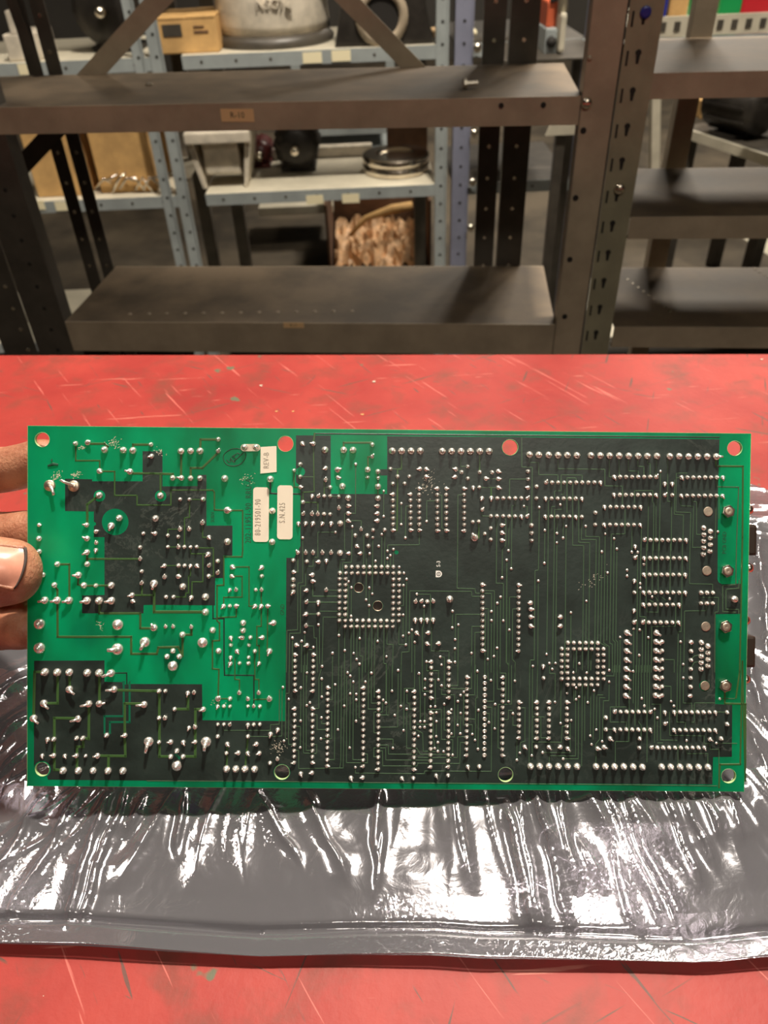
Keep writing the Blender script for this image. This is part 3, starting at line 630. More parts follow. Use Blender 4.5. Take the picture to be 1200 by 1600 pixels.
# ================================================================== the static shielding bag
def bag_mesh():
    NX, NY = 520, 330
    # outline: near edge follows the photograph, far edge behind the board
    near = [onz(*p, .006) for p in ((-260, 1470), (0, 1473), (130, 1476), (260, 1485), (400, 1493), (550, 1490), (680, 1491), (750, 1496), (850, 1497), (1000, 1500), (1100, 1503), (1200, 1493), (1460, 1480))]
    farp = [onz(*p, .006) for p in ((-40, 952), (0, 945), (200, 900), (500, 860), (800, 830), (1000, 800), (1165, 783), (1200, 797), (1330, 830))]
    def interp(pts, X): return np.interp(X, [p.x for p in pts], [p.y for p in pts])
    u = np.linspace(0, 1, NX); v = np.linspace(0, 1, NY); Ug, Vg = np.meshgrid(u, v)
    xl_n, xr_n = near[0].x, near[-1].x; xl_f, xr_f = farp[0].x-.01, farp[-1].x
    X = (xl_n+(xr_n-xl_n)*Ug)*(1-Vg)+(xl_f+(xr_f-xl_f)*Ug)*Vg
    Yn = interp(near, (xl_n+(xr_n-xl_n)*u)); Yf = interp(farp, (xl_f+(xr_f-xl_f)*u))
    Y = Yn[None, :]*(1-Vg)+Yf[None, :]*Vg
    def vn(x, y, s):
        # value noise on a lattice, smooth
        h = lambda i, j: np.modf(np.sin(i*127.1+j*311.7+s*74.7)*43758.5453)[0] % 1
        xi = np.floor(x); yi = np.floor(y); xf = x-xi; yf = y-yi; a = xf*xf*(3-2*xf); b = yf*yf*(3-2*yf)
        return (h(xi, yi)*(1-a)+h(xi+1, yi)*a)*(1-b)+(h(xi, yi+1)*(1-a)+h(xi+1, yi+1)*a)*b
    Zb = .005+.0*X
    # gentle pillowing
    Zb += .0045*(vn(X*14, Y*14, 1)-.3)*np.clip(Vg*8, 0, 1)
    # fan of tension folds spreading towards the viewer
    ox, oy = .02, .34
    ang = np.arctan2(X-ox, oy-Y+.06); rad = np.hypot(X-ox, oy-Y)
    wob = (vn(X*22, Y*16, 3)-.5)*.10
    t = (ang+wob)*13
    rid = 1-np.abs(2*vn(t, rad*7, 5)-1)
    calm = 1-.65*np.exp(-((X+.045)/.055)**2)
    Zb += .0030*calm*rid**3*np.clip(Vg*10-.9, 0, 1)*np.clip(1.3-Vg, 0, 1)
    t2 = (ang+wob*1.5+.3)*31
    rid2 = 1-np.abs(2*vn(t2, rad*18, 9)-1)
    Zb += .0007*calm*rid2**4*np.clip(Vg*10-.9, 0, 1)
    # crushed facets
    wx = X+.006*(vn(X*60, Y*60, 12)-.5); wy = Y+.006*(vn(X*60, Y*60, 13)-.5)
    rid3 = 1-np.abs(2*vn(wx*75, wy*60, 15)-1)
    amp = .35+vn(X*12, Y*12, 22)
    Zb += .00045*amp*rid3**2*np.clip(Vg*10-.9, 0, 1)
    # individually placed long creases (px in the photo, height mm, half width mm)
    for (x0, y0, x1, y1, hgt, wd_) in [(172, 1240, 98, 1458, 3.6, 3.2), (200, 1238, 112, 1455, 2.8, 1.6), (128, 1245, 0, 1440, 3.2, 2.6), (75, 1245, -40, 1400, 3.2, 3), (232, 1240, 205, 1300, 2.6, 2.6), (592, 1238, 588, 1335, 3.4, 2.2), (600, 1300, 585, 1390, 1.8, 2),
            (790, 1262, 838, 1455, 4.6, 4), (810, 1240, 850, 1455, 3.0, 2.2), (838, 1240, 888, 1448, 3.2, 1.6), (872, 1240, 905, 1380, 3, 3), (905, 1310, 945, 1380, 3.4, 4), (945, 1238, 1045, 1445, 3.6, 1.8), (975, 1250, 1070, 1450, 3.8, 2), (960, 1330, 1000, 1450, 3, 2.5), (1040, 1240, 1092, 1372, 3.4, 1.8), (1068, 1240, 1112, 1345, 3.2, 2), (1098, 1240, 1130, 1310, 2.8, 1.5), (1140, 1240, 1162, 1305, 2.6, 1.4), (405, 1238, 470, 1345, 2.6, 3), (480, 1240, 545, 1370, 3, 5), (285, 1240, 275, 1330, 2.5, 2),
            (1178, 860, 1200, 1020, 4, 3), (1170, 1030, 1200, 1140, 4, 2.5), (1168, 1130, 1205, 1215, 3, 2), (0, 1100, 45, 1060, 6, 4), (0, 1160, 45, 1120, 5, 3), (0, 1210, 40, 1165, 4, 2.5)]:
        a = onz(x0, y0, .008); b = onz(x1, y1, .008); d = b-a; L = d.length; d.normalize()
        px = (X-a.x)*d.x+(Y-a.y)*d.y; py = -(X-a.x)*d.y+(Y-a.y)*d.x + .0012*(vn(px*90, px*0, hgt*7)-.5)*2
        env = np.clip(np.minimum(px+.006, L+.006-px)/.014, 0, 1); env = env*env*(3-2*env)
        Zb += .85*hgt*1e-3*env*np.exp(-np.abs(py)/(wd_*.8e-3)*1.1)
    # right-hand mouth of the bag stands up a little
    Zb += .016*np.clip((X-.165)/.07, 0, 1)*np.clip((Vg-.35)/.5, 0, 1)*(.6+.4*vn(X*30, Y*25, 31))
    Zb += .010*np.clip((-X-.17)/.05, 0, 1)*np.clip((Vg-.25)/.5, 0, 1)*(.4+.6*vn(X*30, Y*25, 37))
    # keep it below the resting board edge
    # flat hem along the near edge and closed rim
    hem = np.clip((Y-Yn[None, :])/.009, 0, 1)
    Zb = np.where(hem < 1, .0066-.0016*hem+.0009*np.sin(X*46+.6)+(Zb-.0052)*hem**4*.5, Zb)
    Zb -= .0022*np.exp(-((Y-Yn[None, :]-.0095)/.0014)**2)
    return NX, NY, X, Y, Zb, Yn
NX, NY, BX, BY, BZ, BYn = bag_mesh()
bagp = onz(600, 1380, 0)
bag = empty('shielding_bag', (bagp.x, bagp.y, 0)); tag(bag, 'crumpled grey metallic static shielding bag under the circuit board', 'bag')
BZ = np.maximum(BZ, .0022)
# the board edge presses the film down: clamp under the board foot line
CM = camo.matrix_world.copy()
BM = CM @ Matrix.Translation((.00194869, -.04154749, -.32530507)) @ Matrix.Rotation(-.01021355, 4, 'Z') @ Matrix.Rotation(.00645929, 4, 'Y') @ Matrix.Rotation(.01896931, 4, 'X')
BMI = BM.inverted(); BW, BH = .305, .15247847
bl = BM @ Vector((-BW/2, -BH/2, -.0016)); br = BM @ Vector((BW/2, -BH/2, -.0016))
print('BOARD bottom', bl, br)
# the film is pressed down under and just behind the board's lower edge
dd = (br-bl).normalized(); dist = -(BX-bl.x)*dd.y+(BY-bl.y)*dd.x; along = (BX-bl.x)*dd.x+(BY-bl.y)*dd.y
lim = bl.z+(br.z-bl.z)*np.clip(along/.305, 0, 1)-.0008
inb = (along > -.02) & (along < .33)
cap = lim-.0002+np.clip(np.abs(dist)-.012, 0, 9)*.6
behind = (dist > 0) & inb
cap = np.where(behind, lim-.0085-.0, cap); capb = np.where(inb, cap, 9.0)
soft = np.clip((dist-.003-np.maximum(lim-.0085, 0)*1.1)/.010, 0, 1)*inb*1.0
lowz = .0016+.1*np.maximum(BZ-.004, 0)
tt = np.clip((dist+.022)/.02, 0, 1); BZ = BZ+.0018*tt*tt*(3-2*tt)*np.clip(1-(dist-.012)/.01, 0, 1)*inb
BZ = np.where((dist > -.003) & inb, np.minimum(BZ, lim-.0006+np.clip(dist-.002, 0, 9)*.5), BZ)
side = np.clip(np.minimum(along+.004, .309-along)/.012, 0, 1)
BZ = BZ*(1-soft*side*.8)+np.minimum(lowz, .004)*soft*side*.8
vs = np.stack([BX-bagp.x, BY-bagp.y, BZ], -1).reshape(-1, 3)
idx = np.arange(NX*NY).reshape(NY, NX)
q = np.stack([idx[:-1, :-1], idx[:-1, 1:], idx[1:, 1:], idx[1:, :-1]], -1).reshape(-1, 4)
me = bpy.data.meshes.new('film_front'); me.from_pydata(vs.tolist(), [], q.tolist()); me.materials.append(M['film'])
me.polygons.foreach_set('use_smooth', [True]*len(me.polygons))
o = bpy.data.objects.new('film_front', me); COL.objects.link(o); o.parent = bag
st = 12
ii = idx[::st, ::st]; n2, n1 = ii.shape; v2 = vs[ii.reshape(-1)].copy(); ed = np.linspace(0, 1, n2)[:, None]*np.ones((1, n1))
v2[:, 2] = .0008+.0042*np.exp(-ed.reshape(-1)/.03)
id2 = np.arange(n1*n2).reshape(n2, n1); q2 = np.stack([id2[:-1, :-1], id2[1:, :-1], id2[1:, 1:], id2[:-1, 1:]], -1).reshape(-1, 4)
me = bpy.data.meshes.new('film_back'); me.from_pydata(v2.tolist(), [], q2.tolist()); me.materials.append(M['film'])
o = bpy.data.objects.new('film_back', me); COL.objects.link(o); o.parent = bag
# pale welded seam along the near hem
sm = [Vector((BX[0, i]-bagp.x, BY[0, i]-bagp.y, BZ[0, i])) for i in range(0, NX, 8)]
MB().tube(sm, .00035, 6).build('hem_seam', M['film'], bag, True)
# ================================================================== the circuit board
board = bpy.data.objects.new('circuit_board', None); COL.objects.link(board); board.matrix_world = BM; board.empty_display_size = .05
tag(board, 'green circuit board with dark copper areas and silver solder joints held upright over the bag', 'circuit board')
CI = CM.inverted()
TL = BMI @ CM; EYE = TL @ Vector((0, 0, 0))
def B(px, py):
    d = (TL.to_3x3() @ Vector(((px-600)/FPX, (800-py)/FPX, -1)))
    p = EYE + d*(-EYE.z/d.z); return p.x, p.y
PX = .000271
def circ(px, py, r, n=28):
    x, y = B(px, py); return [(x+r*PX*math.cos(2*PI*k/n), y+r*PX*math.sin(2*PI*k/n)) for k in range(n)]
MH = [(66, 687, 11.3), (446, 693.5, 12.2), (797, 699, 12.3), (1148, 700.5, 11.6), (66, 1202, 11), (440.5, 1206.5, 11.8), (790, 1210.5, 11.6), (1138.5, 1212.5, 11.4)]
PH = [(560.5, 918.3, 7.4), (590.3, 946.7, 7.6)]
th = .0016
plate('substrate', [(-BW/2, -BH/2), (BW/2, -BH/2), (BW/2, BH/2), (-BW/2, BH/2)], [circ(*h) for h in MH+PH], -th, 0, M['pcb'], board)
def poly(s): return [B(float(a), float(b)) for a, b in (t.split(',') for t in s.split())]
ZP = .00004
plate('copper_plane', poly('101.7,748 144,749 144,752 222.8,752 222.8,705 253.8,705.3 254,760 308.8,759.5 308.8,742 322.5,742 322.5,821.3 363.3,821.3 363,868.3 348.8,868.3 348.8,903.3 336.3,903.3 335.8,945.8 239,945 224.5,945.3 224.2,958.3 128.3,958.3 128.3,930.5 163.3,929.7 163.3,839.2 146.7,839.2 146.7,822 150,820 150,817 146.7,815 146.7,799.2 101.7,798.3'),
      [circ(180, 815.5, 20.8), circ(155.5, 774.8, 9), circ(251, 775, 9)], 0, ZP, M['pour'], board)
hc = (66, 1202); notch = []
for k in range(13):
    a = R_(-170+k*(225/12)); notch.append('%.1f,%.1f' % (hc[0]+13.2*math.cos(a), hc[1]+13.2*math.sin(a)))
big = ('53.3,1032.5 163.3,1032 163.3,1065.3 191.3,1065.8 191.3,1070 205,1068.7 315.8,1069.2 316.3,1125.3 446,1126.7 447.5,871.7 460,871.5 469.5,853 469.3,782 469.3,760 462.5,753 462.5,680.3 '
       '516.7,680.3 516.7,771.7 605,772 605,742.8 594,742.8 594,733.3 605,733.3 605,681.7 800,683 1124.2,686.5 1122,760 1121,905 1123,910 1128,913 1157,912 1157,959 1118.3,959.5 1117.3,1100 1144,1101.5 1143.5,1182.5 1114,1182.8 1113,1225.5 800,1223.5 420,1221.3 230,1219.6 75,1218.3 ' + ' '.join(notch[::-1]))
plate('copper_plane', poly(big), [circ(797, 699, 13.2), circ(440.5, 1206.5, 13.2), circ(790, 1210.5, 12.2), circ(560.5, 918.3, 8.3), circ(590.3, 946.7, 8.5), circ(469.5, 737, 7.2), circ(1101, 1071.3, 8.6), circ(619.5, 863, 3.2)], 0, ZP, M['pour'], board)
# plated rims of the mounting holes
for px, py, r in MH+PH:
    x, y = B(px, py)
    MB().lathe([((r-.1)*PX, -th-.00002), ((r-.1)*PX, .00006), ((r+.35)*PX, .00006), ((r+.35)*PX, .00001)], 28, Matrix.Translation((x, y, 0)), cap=False).build('hole_rim', M['pcb_edge'] if r > 9 else M['solder_dull'], board, True)
# routed raw edge all round
ew = .00012
MB().box(-BW/2-ew, BW/2+ew, BH/2, BH/2+ew, -th, -.00005).box(-BW/2-ew, BW/2+ew, -BH/2-ew, -BH/2, -th, -.00005).box(-BW/2-ew, -BW/2, -BH/2, BH/2, -th, -.00005).box(BW/2, BW/2+ew, -BH/2, BH/2, -th, -.00005).build('routed_edge', M['pcb_edge'], board)
# ---- traces
TO = {'A': (40, 660), 'B': (230, 660), 'C': (40, 850), 'D': (230, 850), 'E': (40, 1030), 'F': (230, 1030), 'G': (420, 660), 'H': (600, 660), 'I': (790, 660), 'J': (980, 660), 'K': (420, 850), 'L': (600, 850), 'O': (790, 850), 'P': (980, 850), 'M': (420, 1040), 'N': (600, 1040), 'Q': (790, 1040), 'R': (980, 1040)}
def conv(t, x, y): o = TO[t]; return o[0]+x/6, o[1]+y/6
def parse_tr(s):
    out = []
    for line in s.strip().split('\n'):
        tk = line.split(); cur = None; w = 1.3; pts = []
        for t in tk:
            if t in TO: cur = t
            elif t[0] == 'w': w = float(t[1:])
            elif t == ';':
                if len(pts) > 1: out.append((w, pts))
                pts = []
            else:
                a, b = t.split(','); pts.append(conv(cur, float(a), float(b)))
        if len(pts) > 1: out.append((w, pts))
    return out
def ribbon(mb, pts, w, z0, z1):
    P = [Vector(B(*p)) for p in pts]; h = w*PX/2
    for i in range(len(P)-1):
        d = P[i+1]-P[i]
        if d.length < 1e-6: continue
        d.normalize(); n = Vector((-d.y, d.x)); a = P[i]-d*h*.9; b = P[i+1]+d*h*.9; e = h*.72
        vs = [(a.x+n.x*h, a.y+n.y*h, z0), (a.x-n.x*h, a.y-n.y*h, z0), (b.x-n.x*h, b.y-n.y*h, z0), (b.x+n.x*h, b.y+n.y*h, z0),
              (a.x+n.x*e, a.y+n.y*e, z1), (a.x-n.x*e, a.y-n.y*e, z1), (b.x-n.x*e, b.y-n.y*e, z1), (b.x+n.x*e, b.y+n.y*e, z1)]
        mb.add(vs, [(4, 5, 6, 7), (0, 1, 5, 4), (1, 2, 6, 5), (2, 3, 7, 6), (3, 0, 4, 7)])
WIDE = '''
w3.6 A 470,200 470,358 695,358 695,457 835,460 835,685 1045,685 1045,775 1200,775 B 32,775 222,775 222,635 615,635 630,655 630,820 750,825 895,825 895,1200 D 895,60 890,120 718,120 718,385 655,388 655,720 678,740 w2.4 678,905 612,908 612,1170 672,1175 F 665,370
w3.5 A 600,200 740,200 770,225 745,255 ; 1008,262 1008,208 1177,208
w3.5 A 980,478 1200,478 B 30,478 240,485 240,522 ; 125,485 125,688
w4 A 692,685 655,710 578,770 578,960
w3.6 B 318,272 318,522 ; 497,270 500,160 668,160 ; 668,280 515,428 408,428 408,525
w1.6 B 397,723 525,723 ; 310,1002 195,1002 195,1060 ; 293,1072 293,1168 ; 195,1168 293,1168
w2.1 B 397,723 397,890 350,895 350,1168 ; 520,942 520,1078 580,1078
w2.1 D 465,37 620,37 622,302 578,302 ; 408,35 408,92 555,92 ; 522,92 522,355 420,355 418,500 ; 407,205 405,300 388,300 388,460 362,460 362,497 248,497
w1.5 D 163,203 295,203 293,303
w3.2 C 578,78 575,190 ; 575,140 1076,140 ; 300,190 410,190 410,530
w3.5 C 272,385 298,430 300,870 990,870 990,1030 1140,1030 D 90,1030 105,970 290,965 330,1050
w3.5 D 332,850 330,1050 ; 332,850 415,850 415,778
w3 C 497,292 490,380 548,392 805,388
w3.6 C 692,532 692,650 1075,650 1075,790 1195,790
w3 C 1000,480 1140,480 D 65,480 ; C 1090,367 1090,480
w4.5 D 65,372 65,637 547,637
w2 D 800,215 955,215 955,583 1013,583 ; 795,302 890,302 890,497 717,500 717,583 ; 835,582 835,682 655,690 ; 1070,430 1070,770 1028,772 1028,950 1050,955 1050,1118 ; 1130,582 1125,1005
w1.8 D 1010,1005 1008,1080 F 1010,190 1047,190 1047,315 ; 822,0 822,188 865,192 865,315 ; 1000,378 1147,373 ; 663,370 778,370
w4.5 E 185,120 85,120 75,550 ; 300,123 300,413 173,413 ; 412,123 412,282 ; 692,128 692,418 ; 832,290 1200,298 F 113,298 ; E 930,713 930,415 1112,418
w4.6 E 930,713 935,908 675,905 ; 778,908 775,1045 ; 595,418 592,745 540,740 540,820 482,822 482,1043 ; 495,555 270,552 270,1035 355,1042
w4.6 F 113,298 115,912 222,912 ; 382,317 382,468 258,468 ; 527,470 452,470 450,912 338,912
w3.2 F 945,723 918,1028 ; 752,795 745,1028
w3 G 418,202 430,105 ; 702,260 702,190 970,190 ; 970,320 930,325 930,445
w2 G 237,452 237,605 297,607 ; 418,202 425,650 320,655 320,750 460,750 460,860 ; 533,540 520,560 520,692 ; 1023,462 1023,712 ; 518,860 515,948
w2.6 H 163,272 163,437 127,440 127,508 122,1015 83,1012 ; 1005,612 1005,710 ; 888,930 888,1083 ; 897,273 895,468
w2.8 J 830,323 832,410 1085,412 1080,1080 P 1055,1200 R 1020,300 ; 915,140 915,355 1110,360 1108,1080 P 1080,1100 R 1060,925 870,927 860,1140
'''
FINE = '''
w1.3 F 720,610 720,668 1157,668 ; 945,723 1200,727 ; 0,1140 1200,1146 M 1200,1100 N 1200,1108 Q 1200,1118 R 840,1128
w1.5 G 295,510 425,512 ; 520,610 575,610 ; 575,692 658,697 ; 745,922 868,922 865,1003 ; 815,392 812,853 745,853
w1.3 G 625,1030 460,1030 460,1140 K 460,125 415,125 415,210 345,210 345,390 297,395 295,835 195,838 192,1200
G 318,1082 K 318,362 272,368 270,805 170,812 165,1200
G 745,853 710,855 K 710,55 750,88 750,145 667,148 667,268 ; G 782,977 K 775,172 692,175 692,290
G 890,1060 K 888,215 ; G 975,1078 K 970,467 ; G 1060,1050 K 1057,215 ; G 1087,1008 K 1085,240 ; G 1077,645 1077,882
w2 K 272,80 272,263 232,263 ; 230,263 228,447 ; 412,348 412,490 660,490 ; 353,545 660,547 ; 350,657 465,657
w1.2 K 538,432 665,435 ; 480,630 690,632 ; 500,1147 510,685 740,688 745,352 ; 350,767 420,770 425,880 448,882 455,1200 ; 465,757 475,775 475,1120 ; 775,408 772,675 ; 942,410 940,716 ; 945,90 915,95 912,523 ; 1000,160 1002,215 ; 1168,50 1168,215 ; 1140,107 1140,215 ; 1112,135 1112,215
K 657,716 655,1140 M 648,600 ; K 712,772 M 707,378 697,960 280,965 280,795 240,795 ; K 772,772 768,1200 ; 798,740 795,1025 ; 828,772 823,1080 ; 852,772 852,1050 880,1052 878,1200 ; 908,740 905,1200 ; 940,772 935,1200 ; 968,740 962,1200 ; 995,772 990,1200 ; 1025,740 1020,913 ; 1080,740 1077,1120 1103,1125 1103,1200 ; 1107,772 1107,940 1165,942 1160,1200
K 337,827 335,1200 ; 308,910 305,1200 ; 222,880 220,1200 ; 418,968 415,990 362,992 360,1200 ; 597,1023 M 595,320 553,320
M 187,315 185,740 240,740 ; 133,203 125,230 122,660 15,665 ; 160,260 155,700 ; 190,0 190,260 160,262 ; 100,230 98,550 15,555 15,640 ; 300,207 298,517 ; 240,570 297,572 295,768 ; 325,0 325,820 448,825 450,740 410,740 ; 352,0 350,795 405,795 ; 500,10 470,105 468,402 410,402 ; 497,123 497,293 ; 415,458 452,460 452,600 548,600 ; 493,488 493,545 550,545 ; 550,432 590,432 590,685 490,685 ; 623,178 615,882 547,882 ; 682,0 675,900 665,960
M 730,80 728,910 925,912 925,830 885,828 ; 765,97 758,770 ; 793,152 788,882 880,885 ; 820,320 818,520 ; 847,0 847,490 888,490 ; 875,0 875,150 ; 935,0 932,408 1028,408 ; 962,70 960,352 1028,352 ; 990,0 988,295 1028,295 ; 1028,632 985,630 985,435 1065,435 1070,322 ; 1028,688 1165,690 1163,773 ; 1028,745 1120,745 1122,830 N 310,832 ; M 1023,855 985,855 985,772 1095,772 1097,885 N 435,887 ; M 1028,800 1065,800 1068,940 N 310,942 318,915 710,918 715,722 772,722
M 812,953 812,1008 1200,1012 N 380,1014 380,988 1005,992 1010,392 943,390 ; M 1028,577 1200,577 N 128,577 133,45 ; M 1028,463 1125,463 1130,0 ; 1105,0 1102,460 ; 1157,0 1155,238 ; 355,160 358,67
N 50,0 45,462 ; 20,0 18,350 ; 160,0 158,380 ; 183,607 190,215 285,213 288,0 ; 215,240 215,350 240,355 242,410 285,410 ; 213,408 212,773 308,775 340,833 600,832 ; 245,470 245,600 310,605 362,635 368,803 480,805 ; 328,73 340,285 340,523 ; 385,128 383,213 ; 383,272 380,523 ; 360,0 360,240 440,243 ; 400,0 402,45 512,47 510,132 ; 440,130 480,132 480,383 ; 440,300 437,383 ; 540,187 540,272 662,275 660,668 605,668 ; 415,410 538,412 538,692 645,695 643,838 ; 565,360 563,605 603,608 ; 492,523 490,663 ; 505,720 505,803 ; 565,0 565,215 775,218 ; 690,0 692,188 608,188 ; 748,247 745,560 ; 718,445 715,638 ; 692,335 690,557
N 775,275 850,275 855,0 ; 820,0 820,218 775,218 ; 875,53 875,300 860,305 855,698 ; 885,418 880,783 ; 775,500 855,502 ; 775,555 828,555 828,643 ; 775,668 690,668 688,862 320,862 ; 945,0 945,110 ; 973,0 975,130 1000,138 ; 1030,0 1028,335 945,335 ; 1042,363 1038,590 ; 943,447 985,450 983,532 ; 1060,0 1062,220 1113,223 ; 1085,0 1090,70 1143,72 1140,335 ; 1167,0 1167,337 ; 1107,785 1068,770 1072,365 1195,362 ; 1110,505 1165,507 1167,420 1200,420 ; 310,550 405,552 ; 465,437 492,440 ; 475,775 470,700 460,690 460,440
w1.5 H 60,437 163,437 ; 83,577 83,675 ; 163,760 162,957 ; 200,1082 205,785 248,787 ; 330,1010 330,1148 35,1150 L 35,60 ; H 500,735 400,737 400,928 ; 500,680 542,682 542,990 583,1010 ; 750,680 692,680 690,1140 L 685,415 852,420 858,462 1008,465 1007,632 ; H 720,273 718,412 785,415 ; 672,440 727,468 ; 953,528 1070,530 ; 893,610 1070,612 ; 920,820 918,878 1002,880 ; 1058,880 L 1052,368 1120,370 1118,720 ; H 1117,880 1142,920 1142,1150 1110,1200 L 1107,315 ; H 1172,880 L 1167,62 ; H 1175,712 1178,532 I 208,532
w1.6 I 222,305 222,375 310,377 310,490 490,492 490,565 ; 480,645 520,640 520,492 717,495 717,565 ; 490,310 492,435 930,440 930,595 1095,598 1095,793 ; 575,840 575,520 660,522 660,565 ; 150,140 152,418 250,422 242,967 ; 973,315 970,510 1015,513 ; 1063,315 1063,465 1072,515 ; 1152,317 1150,455 1245,457 1240,512
w1.4 I 545,565 545,675 520,675 ; 600,565 628,580 628,1152 732,1155 O 722,980 ; I 430,712 400,745 398,1140 O 385,1033 ; I 545,712 540,815 458,818 455,1140 O 440,1118 ; I 490,640 458,645 458,700 ; 432,882 430,790 458,788 ; 315,797 312,1140 O 307,245 275,250 268,1088 230,1090 225,1200 ; I 368,1012 O 363,180 ; I 485,882 482,1040 ; 542,882 538,1083 ; 567,973 O 555,1200 ; I 480,1127 O 467,1118 ; I 660,712 685,740 685,1125 788,1128 O 780,975 ; I 713,882 710,1098 850,1100 O 835,975 ; I 750,973 750,1070 880,1072 O 862,925 ; I 933,1045 O 920,930 970,960 970,1180 ; I 1120,820 1118,1045 990,1048 O 975,930 1000,940 1000,1200 ; I 1017,1090 O 1005,900 1025,920 1022,1200 ; I 33,882 30,1140 O 25,62 ; I 90,712 90,780 60,785 O 53,232 ; I 172,785 203,790 200,882
O 307,345 300,1200 ; 902,73 890,930 945,960 ; 955,270 948,900 ; 1043,47 1032,900 1050,920 1048,1200 ; 1073,873 1072,1200 ; 612,643 610,925 ; 757,535 750,925 ; 120,497 38,497 35,805 30,1200 ; 120,608 65,610 62,1080 90,1110 88,1200 ; 12,150 10,1110 28,1130 28,1200 ; 640,1000 636,1160 ; 665,1000 662,1200 ; 720,1010 718,1180 ; 775,1000 772,1200 ; 800,1010 798,1180
w1.3 L 922,492 825,492 820,445 242,440 235,1010 165,1015 160,1200 ; 307,470 435,472 437,740 447,760 443,1003 610,1005 607,1103 ; 375,583 375,750 360,790 358,1200 ; 262,805 260,1200 ; 288,920 288,1200 ; 212,330 205,945 ; 183,388 183,578 140,580 ; 180,665 178,862 ; 140,716 138,942 205,945 ; 643,630 640,785 ; 922,660 672,660 667,895 ; 697,757 692,1200 ; 665,980 665,1107 ; 922,437 1035,440 1030,1053 ; 922,605 978,607 973,1080 973,1200 ; 922,772 823,773 820,1200 ; 922,828 852,830 850,1200 ; 950,660 943,1200 ; 1007,717 1003,1200 ; 1030,1053 1028,1200 ; 1063,555 1060,1200 ; 1092,497 1088,1200 ; 1150,150 1145,1110 1170,1140 1167,1200 ; 1200,497 1175,500 1172,1110 ; 398,1103 400,1190 515,1190 ; 527,1058 567,1062 565,1200
w1.3 Q 30,0 28,337 ; 55,0 55,362 0,365 ; 88,0 87,143 ; 250,480 360,482 ; 225,0 220,940 ; 300,0 292,342 ; 252,0 248,880 ; 410,0 412,73 465,75 463,342 ; 520,120 515,540 ; 578,177 575,258 ; 125,397 182,397 180,710 140,720 133,818 ; 122,675 105,700 105,885 ; 68,450 68,560 122,562 ; 330,490 330,677 405,678 ; 255,717 522,718 530,570 573,568 ; 347,815 605,817 605,540 ; 405,943 412,845 655,847 655,230 ; 540,873 680,875 685,177 ; 718,177 712,940 ; 798,177 795,657 ; 770,177 770,345 ; 828,235 820,690 ; 910,275 855,275 850,600 ; 930,303 880,300 882,690 845,735 848,800 845,943 ; 970,152 968,330 917,330 905,710 ; 1133,597 1133,530 980,530 980,388 1130,388 ; 1028,900 1028,712 1155,712 1160,0 ; 937,597 1017,597 ; 944,97 1015,97 1018,0 ; 1035,0 1035,380 ; 1065,0 1062,380 ; 575,258 578,177 ; 635,177 640,330 ; 742,177 740,700
w1.3 R 60,0 55,350 ; 82,0 78,430 ; 107,0 100,430 ; 130,0 135,307 ; 160,0 160,377 ; 185,0 185,900 ; 210,0 205,430 ; 232,362 312,362 312,697 465,700 ; 320,192 410,195 410,335 ; 470,0 465,530 545,532 545,603 ; 495,0 492,435 ; 525,115 525,350 605,352 603,435 ; 820,350 630,350 628,530 600,532 ; 395,435 398,655 720,658 720,730 765,730 ; 835,727 1025,730 ; 775,730 778,785 860,785 858,1120 ; 555,702 560,825 755,825 755,950 ; 475,740 475,950 ; 285,725 332,725 ; 257,407 255,720 ; 283,490 280,700 ; 823,435 933,437 ; 867,310 1005,310 ; 100,520 130,560 130,660 ; 70,450 72,560 ; 15,450 12,710
w1.7 J 838,517 840,603 1045,607 1025,1140 P 1018,380 895,390 895,635 1015,640 ; 1050,340 1045,415 925,425 925,610 1045,615 1045,650 ; J 100,317 100,412 155,415 157,512 ; 187,318 190,385 215,388 213,512 ; 277,318 268,512 
w1.3 J 312,460 300,1200 ; 380,340 378,740 417,742 412,1200 ; 560,475 460,477 455,840 595,845 588,1140 P 583,372 800,377 800,457 ; J 507,517 460,520 ; 445,540 440,862 527,868 522,1100 ; 68,750 68,640 240,640 235,740 248,765 245,1200 ; 270,690 268,1200 ; 503,688 503,783 622,787 612,1172 713,1172 ; 615,688 612,742 650,745 650,1050 715,1053 ; 835,690 825,1083 777,1083 ; 862,700 860,900 ; 133,970 130,1200 ; 200,700 190,1200 ; 45,960 42,1200
w1.3 P 128,0 118,680 175,685 170,1200 ; 182,0 175,560 ; 240,0 232,455 ; 295,0 288,455 ; 405,0 400,455 ; 518,0 505,820 478,822 470,1200 ; 98,77 88,1200 ; 690,500 855,502 852,637 822,640 820,1200 ; 743,555 740,625 537,628 530,1200 ; 185,568 185,637 288,640 288,568 ; 455,568 452,770 230,775 225,1200 ; 500,918 497,1200 ; 198,877 195,1200 ; 117,805 142,808 140,1200 ; 60,793 58,1200 ; 112,1043 110,1200 ; 355,1083 440,1085 440,1200 ; 597,920 597,1000 ; 692,1045 655,1045 630,1050 595,1083 ; 692,1105 655,1105 630,1110 593,1165 ; 200,520 250,550 ; 260,490 285,530 ; 315,490 365,530
'''
for w, pts in parse_tr(WIDE):
    mb = MB(); ribbon(mb, pts, w, 0, .00012); mb.build('copper_trace', M['trace_olive'], board)
mb = MB()
for w, pts in parse_tr(FINE): ribbon(mb, pts, w, 0, .00011)
tag(mb.build('fine_copper_traces', M['trace_fine'], board), kind='stuff')
DARK = '''
w2.2 G 430,106 1110,112 J 860,140
w2.2 D 617,575 617,700 720,700 720,1080 F 725,150 1000,152 1000,420
w2.6 B 1155,560 1155,665 1200,668 G 295,672
w2 E 803,130 948,130 950,280
'''
mb = MB()
